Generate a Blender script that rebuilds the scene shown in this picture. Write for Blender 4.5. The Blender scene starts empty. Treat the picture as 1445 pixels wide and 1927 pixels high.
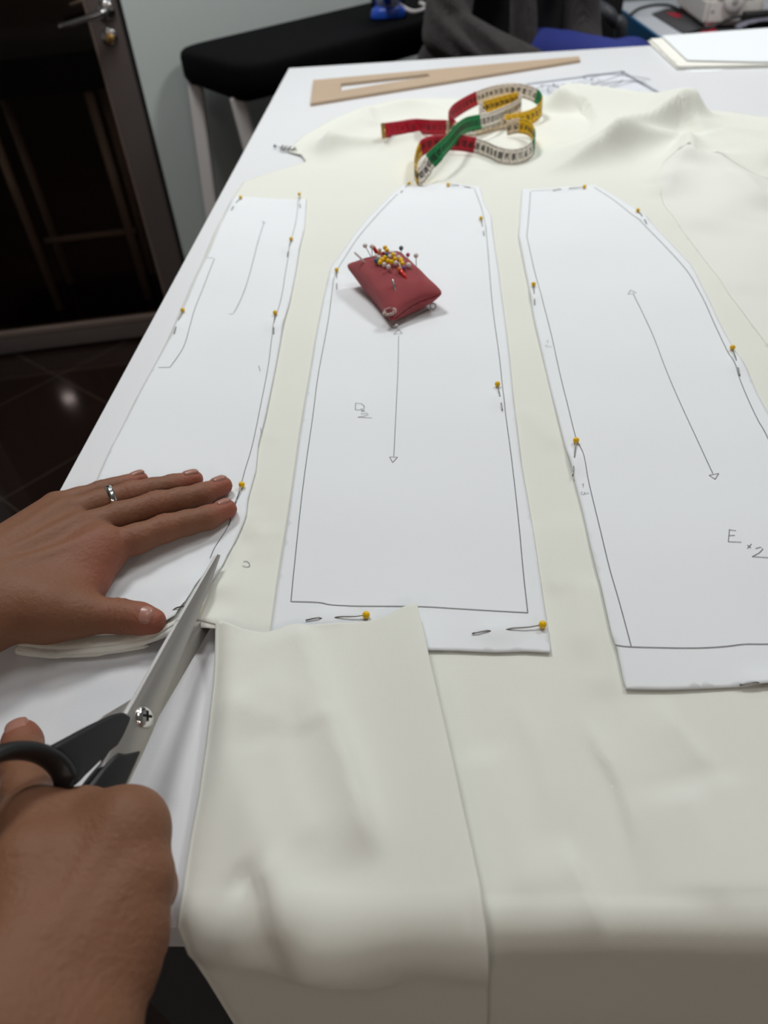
import bpy, bmesh, math, random
import numpy as np
from mathutils import Vector, Matrix, geometry
random.seed(7); rng = np.random.default_rng(7)
S = bpy.context.scene
COL = S.collection
TZ = 0.9                      # table top height
# ---------------------------------------------------------------- camera
W_, H_, FPX = 1445, 1927, 1370.0
CX, CY = 722.5, 963.5
CAM = np.array([0, 0, TZ + 0.335])
def cam_axes(yaw, pitch, roll):
    yaw, pitch, roll = (math.radians(v) for v in (yaw, pitch, roll))
    f = np.array([math.sin(yaw)*math.cos(pitch), math.cos(yaw)*math.cos(pitch), -math.sin(pitch)])
    r = np.array([math.cos(yaw), -math.sin(yaw), 0.0]); u = np.cross(r, f)
    c, s = math.cos(roll), math.sin(roll)
    return c*r + s*u, -s*r + c*u, f
CR, CU, CF = cam_axes(-4.3, 42.0, -4.5)
def ray(px, py):
    return CF + (px-CX)/FPX*CR - (py-CY)/FPX*CU
def at(px, py, z=TZ):
    d = ray(px, py); t = (z-CAM[2])/d[2]
    return CAM + d*t
def ath(px, py, mm):          # millimetres above the table top
    return at(px, py, TZ + mm/1000.0)
def pl(px, py, Y):            # on the upright plane y = Y
    d = ray(px, py); return CAM + d*(Y/d[1])
def xy(pts, z=TZ):
    return [at(p[0], p[1], z)[:2] for p in pts]
cd = bpy.data.cameras.new('camera'); cam = bpy.data.objects.new('camera', cd); COL.objects.link(cam)
cd.sensor_fit = 'HORIZONTAL'; cd.sensor_width = 36; cd.lens = 36*FPX/W_
cd.clip_start = .01; cd.clip_end = 60
m = Matrix.Identity(4)
for i in range(3):
    m[i][0], m[i][1], m[i][2], m[i][3] = CR[i], CU[i], -CF[i], CAM[i]
cam.matrix_world = m
cd.dof.use_dof = True; cd.dof.focus_distance = 0.46; cd.dof.aperture_fstop = 10.5
S.camera = cam
S.view_settings.view_transform = 'Standard'; S.view_settings.look = 'None'
S.view_settings.gamma = 1; S.view_settings.exposure = 0.0; S.view_settings.use_curve_mapping = False
# ---------------------------------------------------------------- materials
def s2l(c):
    return tuple(((v/255)/12.92 if v <= 10 else (((v/255)+.055)/1.055)**2.4) for v in c)
def mat(name, rgb, rough=.6, metal=0, bump=None, vary=None, spec=.5, emit=None, trans=0, sheen=0, sss=0, ior=1.45, lin=False):
    """rgb in 0-255 sRGB. bump=(scale,strength,dist) noise, vary=(scale,amount)"""
    M = bpy.data.materials.new(name); M.use_nodes = True
    nt = M.node_tree; b = nt.nodes['Principled BSDF']
    c = rgb if lin else s2l(rgb)
    b.inputs['Base Color'].default_value = (*c, 1); b.inputs['Roughness'].default_value = rough
    b.inputs['Metallic'].default_value = metal; b.inputs['Specular IOR Level'].default_value = spec
    b.inputs['IOR'].default_value = ior
    b.inputs['Transmission Weight'].default_value = trans
    if sheen: b.inputs['Sheen Weight'].default_value = sheen
    if sss:
        b.inputs['Subsurface Weight'].default_value = sss
        b.inputs['Subsurface Radius'].default_value = (.006, .0025, .0015)
        b.inputs['Subsurface Scale'].default_value = 1.0
    if emit:
        b.inputs['Emission Color'].default_value = (*s2l(emit[0]), 1); b.inputs['Emission Strength'].default_value = emit[1]
    tc = nt.nodes.new('ShaderNodeTexCoord')
    if vary:
        n = nt.nodes.new('ShaderNodeTexNoise'); n.inputs['Scale'].default_value = vary[0]; n.inputs['Detail'].default_value = 4
        nt.links.new(tc.outputs['Object'], n.inputs['Vector'])
        mx = nt.nodes.new('ShaderNodeMix'); mx.data_type = 'RGBA'
        a = vary[1]; c2 = vary[2] if len(vary) > 2 else None
        mx.inputs[6].default_value = (*[min(1, v*(1-a)) for v in c], 1) if c2 is None else (*s2l(c2), 1)
        mx.inputs[7].default_value = (*[min(1, v*(1+a)) for v in c], 1) if c2 is None else (*c, 1)
        nt.links.new(n.outputs['Fac'], mx.inputs[0]); nt.links.new(mx.outputs[2], b.inputs['Base Color'])
    if bump:
        n = nt.nodes.new('ShaderNodeTexNoise'); n.inputs['Scale'].default_value = bump[0]; n.inputs['Detail'].default_value = 5
        nt.links.new(tc.outputs['Object'], n.inputs['Vector'])
        bp = nt.nodes.new('ShaderNodeBump'); bp.inputs['Strength'].default_value = bump[1]; bp.inputs['Distance'].default_value = bump[2]
        nt.links.new(n.outputs['Fac'], bp.inputs['Height']); nt.links.new(bp.outputs['Normal'], b.inputs['Normal'])
    return M
def weave(M, scale, strength, dist, col2=None, amt=.3, rot=0.0, uv='Object'):
    nt = M.node_tree; b = nt.nodes['Principled BSDF']
    tc = nt.nodes.new('ShaderNodeTexCoord'); mp = nt.nodes.new('ShaderNodeMapping'); mp.inputs['Rotation'].default_value = (0, 0, rot)
    nt.links.new(tc.outputs[uv], mp.inputs['Vector'])
    ws = []
    for ax in ('X', 'Y'):
        w = nt.nodes.new('ShaderNodeTexWave'); w.wave_type = 'BANDS'; w.bands_direction = ax
        w.inputs['Scale'].default_value = scale; w.inputs['Distortion'].default_value = 1.2; w.inputs['Detail'].default_value = 2
        w.inputs['Detail Scale'].default_value = .15
        nt.links.new(mp.outputs['Vector'], w.inputs['Vector']); ws.append(w)
    mu = nt.nodes.new('ShaderNodeMath'); mu.operation = 'MULTIPLY'
    nt.links.new(ws[0].outputs['Fac'], mu.inputs[0]); nt.links.new(ws[1].outputs['Fac'], mu.inputs[1])
    bp = nt.nodes.new('ShaderNodeBump'); bp.inputs['Strength'].default_value = strength; bp.inputs['Distance'].default_value = dist
    nt.links.new(mu.outputs[0], bp.inputs['Height']); nt.links.new(bp.outputs['Normal'], b.inputs['Normal'])
    if col2:
        mx = nt.nodes.new('ShaderNodeMix'); mx.data_type = 'RGBA'
        src = b.inputs['Base Color'].links
        if src: nt.links.new(src[0].from_socket, mx.inputs[6])
        else: mx.inputs[6].default_value = b.inputs['Base Color'].default_value
        mx.inputs[7].default_value = (*s2l(col2), 1)
        m2 = nt.nodes.new('ShaderNodeMath'); m2.operation = 'MULTIPLY'; m2.inputs[1].default_value = amt
        nt.links.new(mu.outputs[0], m2.inputs[0]); nt.links.new(m2.outputs[0], mx.inputs[0])
        nt.links.new(mx.outputs[2], b.inputs['Base Color'])
    return M
MT = {}
MT['table'] = mat('white_laminate', (226, 228, 232), .38, bump=(900, .12, .0004))
MT['table_edge'] = mat('white_edge_band', (222, 222, 222), .45)
MT['dark_base'] = mat('dark_grey_board', (58, 58, 63), .6, bump=(300, .1, .0005))
MT['cloth'] = weave(mat('cream_cotton', (225, 227, 219), .85, spec=.2, sheen=.15, vary=(6, .012)), 420, .18, .0003)
MT['cloth_white'] = weave(mat('pale_cotton', (227, 229, 223), .85, spec=.2, sheen=.15), 420, .18, .0003)
MT['paper'] = mat('white_paper', (228, 232, 236), .75, spec=.25, bump=(700, .08, .0003))
MT['paper_cream'] = mat('offwhite_paper', (232, 231, 224), .75, spec=.25)
MT['pencil'] = mat('pencil_graphite', (118, 120, 124), .6)
MT['pencil_soft'] = mat('faint_graphite', (150, 153, 158), .6)
MT['skin'] = mat('skin', (124, 85, 63), .55, spec=.3, sss=.10, bump=(380, .55, .0010), vary=(28, .08))
MT['skin_face'] = mat('skin_light', (190, 145, 120), .5, sss=.1)
MT['nail'] = mat('fingernail', (160, 114, 100), .3, spec=.5)
MT['steel'] = mat('polished_steel', (190, 188, 185), .28, 1, bump=(150, .05, .0003))
MT['blade'] = mat('brushed_blade_steel', (172, 168, 164), .36, .9)
MT['spine_lit'] = mat('ground_spine_lit', (238, 239, 240), .5, .2, bump=(1500, .7, .0005))  # blade steel whitened: the light caught on the back edge is in the colour
MT['silver'] = mat('silver', (225, 224, 222), .14, 1)
MT['pinsteel'] = mat('pin_steel', (130, 128, 126), .3, 1)
MT['plastic_black'] = mat('black_handle_plastic', (22, 23, 26), .42, bump=(900, .1, .0003))
MT['pad_black'] = mat('black_padded_cover', (7, 7, 9), .95, spec=.1, bump=(200, .3, .001))
MT['yellow'] = mat('yellow_glass_head', (236, 190, 6), .25)
MT['white_head'] = mat('white_pearl_head', (215, 208, 205), .2)
MT['blue_head'] = mat('blue_glass_head', (30, 88, 120), .2)
MT['teal_head'] = mat('grey_blue_head', (92, 112, 122), .25)
MT['purple_head'] = mat('mauve_head', (128, 88, 140), .25)
MT['magenta_head'] = mat('dark_pink_head', (150, 25, 75), .25)
MT['pink_head'] = mat('rose_head', (178, 80, 105), .25)
MT['orange_head'] = mat('orange_head', (214, 112, 30), .25)
MT['red_clear'] = mat('red_plastic_head', (205, 40, 30), .2)
MT['cushion'] = weave(mat('red_woven_fabric', (150, 50, 58), .9, spec=.15, sheen=.2, vary=(60, .22)), 9, .8, .0010, (205, 120, 124), .8, rot=.7, uv='UV')
MT['cushion_dark'] = mat('dark_red_inside', (92, 22, 30), .9)
MT['thread'] = mat('frayed_white_thread', (222, 205, 198), .9)
MT['tape_red'] = mat('tape_red', (198, 26, 52), .5)
MT['tape_white'] = mat('tape_white', (246, 238, 228), .5)
MT['tape_green'] = mat('tape_green', (10, 142, 76), .5)
MT['tape_yellow'] = mat('tape_yellow', (240, 188, 14), .5)
MT['tape_beige'] = mat('tape_beige', (228, 208, 180), .5)
MT['ink'] = mat('black_ink', (30, 30, 32), .6)
MT['wood'] = mat('pale_plywood', (178, 156, 132), .55, vary=(14, .09), bump=(90, .1, .0004))
MT['print_grey'] = mat('grey_print', (112, 117, 126), .7)
MT['paper_grey'] = mat('grey_printed_paper', (214, 218, 226), .6)
MT['alu'] = mat('bronze_aluminium', (112, 102, 100), .42, .55)
MT['alu_light'] = mat('bronze_aluminium_bead', (140, 124, 115), .4, .5)
MT['black_gap'] = mat('black_rubber_seal', (10, 10, 10), .8)
MT['chrome'] = mat('chrome', (170, 170, 172), .18, 1)
MT['brass'] = mat('brass', (215, 175, 110), .32, .9)
MT['wall'] = mat('pale_grey_green_paint', (186, 194, 192), .7, bump=(60, .05, .001))
MT['wall_plain'] = mat('white_paint', (205, 205, 203), .8)
MT['ceiling'] = mat('ceiling_white', (215, 215, 213), .9)
MT['leg_white'] = mat('grey_white_tube', (222, 218, 218), .4, 0)
MT['cardigan'] = weave(mat('charcoal_knit', (62, 59, 59), .95, spec=.1, sheen=.1, bump=None, vary=(70, .4)), 60, .9, .003)
MT['shirt_black'] = mat('black_shirt', (16, 15, 17), .9)
MT['denim'] = mat('blue_trousers', (34, 46, 120), .85, bump=(300, .2, .001))
MT['hair'] = mat('dark_brown_hair', (36, 22, 20), .6)
MT['navy'] = mat('dark_tshirt', (32, 34, 40), .9)
MT['dark_trousers'] = mat('dark_trousers', (26, 26, 30), .9)
MT['shoe'] = mat('dark_shoe', (20, 20, 22), .6)
MT['desk_white'] = mat('worn_white_desk', (200, 204, 212), .5, vary=(9, .05))
MT['desk_blue'] = mat('blue_desk_edge', (28, 92, 138), .5)
MT['machine'] = mat('machine_white', (205, 200, 196), .4)
MT['machine_grey'] = mat('machine_grey', (150, 148, 146), .5)
MT['mat_grey'] = mat('dark_grey_mat', (70, 68, 72), .7)
MT['mat_red'] = mat('red_patch', (170, 36, 56), .7)
MT['cable'] = mat('black_cable', (24, 24, 25), .5)
MT['dots'] = mat('speckled_navy_cloth', (28, 28, 44), .9, vary=(160, .1, (150, 150, 165)))
MT['blue_plastic'] = mat('blue_plastic', (38, 82, 190), .35)
MT['iron_white'] = mat('iron_white', (200, 205, 215), .35)
MT['office_black'] = mat('black_office', (14, 14, 16), .8)
MT['office_grey'] = mat('dark_grey_plastic', (72, 74, 80), .5)
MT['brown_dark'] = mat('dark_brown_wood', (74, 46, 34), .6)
def glass_mat():
    M = bpy.data.materials.new('tinted_door_glass'); M.use_nodes = True; nt = M.node_tree
    nt.nodes.clear(); o = nt.nodes.new('ShaderNodeOutputMaterial'); mx = nt.nodes.new('ShaderNodeMixShader')
    t = nt.nodes.new('ShaderNodeBsdfTransparent'); t.inputs['Color'].default_value = (.62, .55, .5, 1)
    g = nt.nodes.new('ShaderNodeBsdfGlossy'); g.inputs['Roughness'].default_value = .02; g.inputs['Color'].default_value = (.9, .9, .9, 1)
    f = nt.nodes.new('ShaderNodeFresnel'); f.inputs['IOR'].default_value = 1.3
    nt.links.new(f.outputs[0], mx.inputs[0]); nt.links.new(t.outputs[0], mx.inputs[1]); nt.links.new(g.outputs[0], mx.inputs[2])
    nt.links.new(mx.outputs[0], o.inputs['Surface']); return M
MT['glass'] = glass_mat()
def floor_mat():
    M = mat('dark_brown_gloss_tile', (30, 21, 18), .075, spec=.45, vary=(3, .3))
    nt = M.node_tree; b = nt.nodes['Principled BSDF']
    tc = nt.nodes.new('ShaderNodeTexCoord'); br = nt.nodes.new('ShaderNodeTexBrick'); br.offset = 0
    mp = nt.nodes.new('ShaderNodeMapping'); mp.inputs['Rotation'].default_value = (0, 0, math.radians(38))
    br.inputs['Scale'].default_value = 1; br.inputs['Brick Width'].default_value = .45; br.inputs['Row Height'].default_value = .45
    br.inputs['Mortar Size'].default_value = .003; br.inputs['Mortar'].default_value = (.035, .026, .022, 1)
    br.inputs['Color1'].default_value = (*s2l((30, 21, 18)), 1); br.inputs['Color2'].default_value = (*s2l((27, 19, 17)), 1)
    nt.links.new(tc.outputs['Object'], mp.inputs[0]); nt.links.new(mp.outputs[0], br.inputs['Vector']); nt.links.new(br.outputs['Color'], b.inputs['Base Color'])
    return M
MT['floor'] = floor_mat()
# ---------------------------------------------------------------- object helpers
def mesh_obj(name, verts, faces, mats, parent=None, smooth=True, fm=None):
    me = bpy.data.meshes.new(name)
    me.from_pydata([tuple(map(float, v)) for v in verts], [], [tuple(int(i) for i in f) for f in faces]); me.update()
    for mm in (mats if isinstance(mats, (list, tuple)) else [mats]): me.materials.append(MT[mm] if isinstance(mm, str) else mm)
    if smooth: me.polygons.foreach_set('use_smooth', [True]*len(me.polygons))
    if fm is not None: me.polygons.foreach_set('material_index', [int(i) for i in fm])
    o = bpy.data.objects.new(name, me); COL.objects.link(o)
    if parent is not None: o.parent = parent
    return o
def bm_obj(name, bm, mats, parent=None, smooth=False, auto=None):
    me = bpy.data.meshes.new(name); bm.normal_update(); bm.to_mesh(me); bm.free()
    for mm in (mats if isinstance(mats, (list, tuple)) else [mats]): me.materials.append(MT[mm])
    if smooth:
        me.polygons.foreach_set('use_smooth', [True]*len(me.polygons))
        if auto is not None: me.set_sharp_from_angle(angle=math.radians(auto))
    o = bpy.data.objects.new(name, me); COL.objects.link(o)
    if parent is not None: o.parent = parent
    return o
def tag(o, label, cat, group=None):
    o['label'] = label; o['category'] = cat
    if group: o['group'] = group
    return o
def thing(name, label, cat, group=None, loc=(0, 0, 0)):
    o = bpy.data.objects.new(name, None); COL.objects.link(o); o.empty_display_size = .02
    o.location = loc
    return tag(o, label, cat, group)
def keep(o, parent):          # parent while keeping world coordinates for a root that is away from the origin
    o.parent = parent; o.matrix_parent_inverse = Matrix.Translation(-Vector(parent.location)); return o
def struct(o):
    o['kind'] = 'structure'; return o
def bm_box(bm, c, d, rz=0, bev=0):
    M4 = Matrix.Translation(Vector(c)) @ Matrix.Rotation(rz, 4, 'Z') @ Matrix.Diagonal((*d, 1))
    r = bmesh.ops.create_cube(bm, size=1, matrix=M4)
    if bev:
        es = list({e for v in r['verts'] for e in v.link_edges})
        bmesh.ops.bevel(bm, geom=es, offset=bev, segments=3, affect='EDGES', profile=.6)
    return bm
def box(name, c, d, mt, parent=None, rz=0, bev=0):
    bm = bmesh.new(); bm_box(bm, c, d, rz, bev); return bm_obj(name, bm, mt, parent, smooth=bev > 0, auto=40)
def tube(pts, rad, seg=8, cap=True):
    pts = [np.array(p, float) for p in pts]; n = len(pts)
    rad = [rad]*n if np.isscalar(rad) else list(rad)
    vs, fs = [], []; up = None
    for i in range(n):
        t = pts[min(i+1, n-1)] - pts[max(i-1, 0)]; t = t/(np.linalg.norm(t)+1e-12)
        if up is None:
            a = np.array([0, 0, 1.]) if abs(t[2]) < .9 else np.array([1., 0, 0])
            up = np.cross(np.cross(t, a), t)
        up = up - t*(up@t); up /= np.linalg.norm(up)+1e-12
        sd = np.cross(t, up)
        for k in range(seg):
            a = 2*math.pi*k/seg; vs.append(pts[i] + rad[i]*(math.cos(a)*up + math.sin(a)*sd))
    for i in range(n-1):
        for k in range(seg):
            k2 = (k+1) % seg; fs.append((i*seg+k, i*seg+k2, (i+1)*seg+k2, (i+1)*seg+k))
    if cap: fs.append(tuple(range(seg-1, -1, -1))); fs.append(tuple((n-1)*seg+k for k in range(seg)))
    return vs, fs
def tube_obj(name, pts, rad, mt, parent=None, seg=8):
    v, f = tube(pts, rad, seg); return mesh_obj(name, v, f, mt, parent)
def merge(parts):
    V, Fc = [], []
    for v, f in parts:
        o = len(V); V += list(v); Fc += [tuple(i+o for i in q) for q in f]
    return V, Fc
def smooth_pts(pts, per=8, closed=False):   # Catmull-Rom
    P = [np.array(p, float) for p in pts]; n = len(P); out = []
    rngi = range(n if closed else n-1)
    for i in rngi:
        g = (lambda k: P[k % n]) if closed else (lambda k: P[min(max(k, 0), n-1)])
        p0, p1, p2, p3 = g(i-1), g(i), g(i+1), g(i+2)
        for j in range(per):
            t = j/per
            out.append(.5*((2*p1) + (-p0+p2)*t + (2*p0-5*p1+4*p2-p3)*t*t + (-p0+3*p1-3*p2+p3)*t**3))
    if not closed: out.append(P[-1])
    return out
def densify(pts, step):
    out = []
    for a, b in zip(pts[:-1], pts[1:]):
        a, b = np.array(a, float), np.array(b, float); k = max(1, int(np.linalg.norm(b-a)/step))
        out += [a+(b-a)*i/k for i in range(k)]
    out.append(np.array(pts[-1], float)); return out
# ---------------------------------------------------------------- height fields of the laid cloth
def polydist(P, poly):
    best = np.full(len(P), 1e9); sgn = np.zeros(len(P)); tt = np.zeros(len(P))
    L = np.concatenate([[0], np.cumsum([np.linalg.norm(b-a) for a, b in zip(poly[:-1], poly[1:])])])
    for i, (a, b) in enumerate(zip(poly[:-1], poly[1:])):
        ab = b-a; l2 = ab@ab+1e-12; t = np.clip(((P-a)@ab)/l2, 0, 1)
        q = a + t[:, None]*ab; d = np.linalg.norm(P-q, axis=1)
        nn = np.array([-ab[1], ab[0]]); s = (P-q)@nn
        mk = d < best; best[mk] = d[mk]; sgn[mk] = np.sign(s[mk]); tt[mk] = (L[i]+t[mk]*math.sqrt(l2))/L[-1]
    return best, sgn, tt
class Ridge:
    def __init__(s, pts, h, wl, wr=None, ends=.18, sharp=1.6, raw=False):
        s.h = h/1000; s.wl = wl/1000; s.wr = (wr or wl)/1000; s.ends = ends; s.sharp = sharp
        s.poly = [np.array(q, float) for q in (pts if raw else [ath(p[0], p[1], max(h, 0))[:2] for p in pts])]
        s.poly = [np.array(q) for q in smooth_pts(s.poly, 5)] if len(s.poly) > 2 else s.poly
    def __call__(s, P):
        d, sg, t = polydist(P, s.poly)
        w = np.where(sg >= 0, s.wl, s.wr)
        e = np.ones_like(t) if s.ends == 0 else np.clip(np.minimum(t, 1-t)/s.ends, 0, 1)
        e = e*e*(3-2*e)
        return s.h*np.exp(-(d/w)**s.sharp)*e
def wave(P, ax, ay, ph, amp):
    return amp*np.sin(P[:, 0]*ax + P[:, 1]*ay + ph)
RIDGES = []
R_ = lambda *a, **k: RIDGES.append(Ridge(*a, **k))
# creases in the near cloth (left of travel = first width)
R_([(1085, 1330), (1120, 1400), (1165, 1480), (1200, 1600), (1215, 1690)], 3.4, 16, 2.5, ends=.4, sharp=1.2)
R_([(1050, 1560), (1090, 1650), (1125, 1720), (1165, 1800)], 3.8, 3, 14, ends=.4, sharp=1.2)
R_([(1240, 1300), (1275, 1370), (1330, 1440), (1350, 1500)], 3.0, 3.5, 14, ends=.4, sharp=1.2)
R_([(950, 1300), (1000, 1390), (1030, 1500), (1050, 1620)], 1.8, 16, 6, ends=.4, sharp=1.3)
R_([(1280, 1480), (1330, 1600), (1350, 1720)], 2.2, 8, 16)
R_([(900, 1400), (960, 1560), (1010, 1720)], 1.8, 12, 14)
R_([(398, 1150), (424, 1112), (442, 1065), (452, 1020)], 2.8, 4, 9, ends=.25)
R_([(1330, 1450), (1400, 1600), (1440, 1720)], 2.2, 12, 22)
R_([(1060, 960), (1085, 1100), (1100, 1260)], 2.2, 9, 10)
R_([(1110, 1080), (1130, 1200), (1140, 1330)], 1.8, 7, 10)
R_([(1000, 980), (1050, 1130)], 1.4, 8, 8)
R_([(470, 1000), (500, 1010), (535, 1000)], 1.5, 4, 5)
R_([(465, 960), (480, 1010), (500, 1060)], 1.6, 6, 6)
R_([(480, 830), (540, 825)], 1.0, 6, 6)
R_([(975, 770), (1010, 800), (1060, 850)], 1.6, 7, 7)
# front corner of the slit being lifted by the lower blade
R_([(350, 1205), (368, 1160), (384, 1120)], 8, 20, 26, ends=0, sharp=2)
R_([(36, 1216), (110, 1222), (230, 1212), (330, 1192), (412, 1188)], 4.5, 12, 12, ends=0)
# cloth bunched along the far side
R_([(600, 285), (640, 245), (700, 207), (760, 190), (850, 186)], 20, 22, 26, ends=.2, sharp=1.4)
R_([(590, 284), (640, 272), (720, 262), (800, 252), (870, 246)], 13, 40, 11, sharp=1.3)
R_([(690, 215), (700, 235), (715, 242)], 7, 8, 14)
R_([(1050, 178), (1066, 162), (1130, 166), (1250, 188), (1330, 208)], 32, 28, 55, ends=.1, sharp=1.35)
R_([(1010, 288), (1080, 272), (1150, 250), (1210, 228), (1280, 203), (1330, 219), (1360, 238)], 34, 50, 15, ends=.3, sharp=1.2)
R_([(1020, 300), (1090, 284), (1160, 264), (1240, 250), (1320, 240)], -5, 9, 9, sharp=1.5)
R_([(1130, 280), (1200, 262), (1270, 252), (1296, 262), (1296, 300)], 19, 24, 14, ends=.15, sharp=1.2)
R_([(1292, 266), (1268, 310), (1250, 365)], 10, 14, 16, ends=.15, sharp=1.2)
R_([(1335, 282), (1380, 330), (1445, 390)], 12, 40, 16, sharp=1.2)
R_([(1350, 240), (1400, 262), (1500, 285)], 18, 80, 40)
R_([(1240, 350), (1290, 330), (1330, 300)], 7, 25, 30)
R_([(1300, 430), (1360, 390), (1420, 330)], 7, 30, 40)
R_([(1350, 190), (1445, 203), (1560, 215)], 8, 40, 30)
R_([(760, 262), (870, 300), (960, 320)], 6, 50, 35)
R_([(810, 330), (870, 340), (900, 320)], 3, 30, 20)
R_([(1390, 560), (1420, 480), (1440, 420)], 4, 40, 40)
PIN_BUMPS = []
def hc(P):
    P = np.asarray(P, float).reshape(-1, 2)
    h = np.full(len(P), .0032)
    h += wave(P, 31, 9, .5, .0005) + wave(P, -17, 26, 2.1, .0005) + wave(P, 70, -22, 1.0, .00022) + wave(P, 11, 55, .3, .0003)
    for r in RIDGES: h += r(P)
    return h
def hpaper(P):                # paper lies on the cloth and follows it softly
    P = np.asarray(P, float).reshape(-1, 2)
    h = hc(P) + .0013 + .00035*(1+np.sin(P[:, 0]*43+P[:, 1]*12)) + .0003*(1+np.sin(P[:, 1]*37-P[:, 0]*20))
    for a, b, hh in PIN_BUMPS:
        d, s, t = polydist(P, [a, b]); h += hh*np.exp(-(d/.0065)**2)
    return h
Y0 = float(at(335, 1745)[1])   # front edge of the table
YB = Y0 + .009; RB = .012
def drape(P, h):
    P = np.asarray(P, float); out = np.empty((len(P), 3)); d = YB - P[:, 1]
    flat = d <= 0
    out[:, 0] = P[:, 0]; out[:, 1] = P[:, 1]; out[:, 2] = TZ + h
    th = np.clip(d/RB, 0, math.pi/2); L = math.pi/2*RB
    ext = np.maximum(d-L, 0)
    cy = YB; cz = TZ - RB + .0005
    r = RB + h
    y = cy - r*np.sin(th); z = cz + r*np.cos(th) - ext
    out[~flat, 1] = y[~flat]; out[~flat, 2] = z[~flat]
    return out
def hang(px, py, off=.006):    # pixel on the hanging front face -> flat cloth coordinate
    Q = pl(px, py, YB - RB - off); return (Q[0], YB - math.pi/2*RB - (TZ - RB - Q[2]))
def inside(P, poly):
    x, y = P[:, 0], P[:, 1]; c = np.zeros(len(P), bool); n = len(poly)
    for i in range(n):
        x1, y1 = poly[i]; x2, y2 = poly[(i+1) % n]
        k = ((y1 > y) != (y2 > y)) & (x < (x2-x1)*(y-y1)/((y2-y1)+1e-15)+x1); c ^= k
    return c
def sheet(name, poly, hf, mt, parent=None, step=.006, near=None, thick=.0003, dr=True, rows=(.0025,)):
    poly = [np.array(p[:2], float) for p in poly]
    bd = densify(poly + [poly[0]], step)[:-1]
    mn = np.min(bd, 0); mxx = np.max(bd, 0)
    def grid(st, y0, y1):
        xs = np.arange(mn[0], mxx[0], st); ys = np.arange(y0, y1, st*.87)
        g = np.array([(x+(st/2 if j % 2 else 0), y) for j, y in enumerate(ys) for x in xs]).reshape(-1, 2)
        return g
    if near:
        G = np.vstack([grid(near[1], mn[1], min(near[0], mxx[1])), grid(step, min(near[0], mxx[1]), mxx[1])])
    else: G = grid(step, mn[1], mxx[1])
    G = G[inside(G, bd)]
    B = np.array(bd)
    area = 0.5*np.sum(B[:, 0]*np.roll(B[:, 1], -1)-np.roll(B[:, 0], -1)*B[:, 1])
    tg = np.roll(B, -1, 0)-np.roll(B, 1, 0); tg /= np.linalg.norm(tg, axis=1)[:, None]+1e-12
    nrm = np.column_stack([-tg[:, 1], tg[:, 0]])*(1 if area > 0 else -1)
    rings = []
    for k in rows:
        Q = B+nrm*k; Q = Q[inside(Q, bd)]
        d2 = np.concatenate([((Q[i:i+3000, None, :]-B[None])**2).sum(2).min(1) for i in range(0, len(Q), 3000)]); rings.append(Q[d2 > (k*.93)**2])
    rings = np.vstack(rings)
    # drop interior points too near to the border
    keepm = np.ones(len(G), bool)
    for i in range(0, len(G), 4000):
        d2 = ((G[i:i+4000, None, :]-B[None])**2).sum(2).min(1); keepm[i:i+4000] = d2 > (max(rows)+step*.35)**2
    G = G[keepm]
    P = np.vstack([B, rings, G]); nb = len(B)
    r = geometry.delaunay_2d_cdt([Vector(p) for p in P], [(i, (i+1) % nb) for i in range(nb)], [], 1, 1e-7)
    V = np.array([tuple(v) for v in r[0]]); F_ = [tuple(f) for f in r[2]]
    h = hf(V)
    X = drape(V, h) if dr else np.column_stack([V, TZ+h])
    o = mesh_obj(name, X, F_, mt, parent)
    me = o.data
    nz = sum(p.normal.z for p in me.polygons)
    if nz < 0: me.flip_normals()
    if thick:
        sm = o.modifiers.new('thickness', 'SOLIDIFY'); sm.thickness = thick; sm.offset = -1
    return o
def strokes(name, lines, width, mt, parent, hf=hpaper, lift=.0004, step=.0025, flat=True):
    V, F_ = [], []
    for ln in lines:
        ln = densify([np.array(p, float) for p in ln], step)
        P = np.array(ln); n = len(P)
        T = np.gradient(P, axis=0); T /= np.linalg.norm(T, axis=1)[:, None]+1e-12
        N = np.column_stack([-T[:, 1], T[:, 0]])*width/2
        A, B = P+N, P-N
        hA, hB = hf(A)+lift, hf(B)+lift
        o = len(V); V += list(drape(A, hA)) + list(drape(B, hB))
        F_ += [(o+i, o+i+1, o+n+i+1, o+n+i) for i in range(n-1)]
    ob = mesh_obj(name, V, F_, mt, parent, smooth=False)
    if sum(p.normal.z for p in ob.data.polygons) < 0: ob.data.flip_normals()
    return ob
Z3 = TZ + .0045
X_ = lambda pts: [at(p[0], p[1], Z3)[:2] for p in pts]
def curve(pts, per=6): return [tuple(p) for p in smooth_pts(X_(pts), per)]
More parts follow.
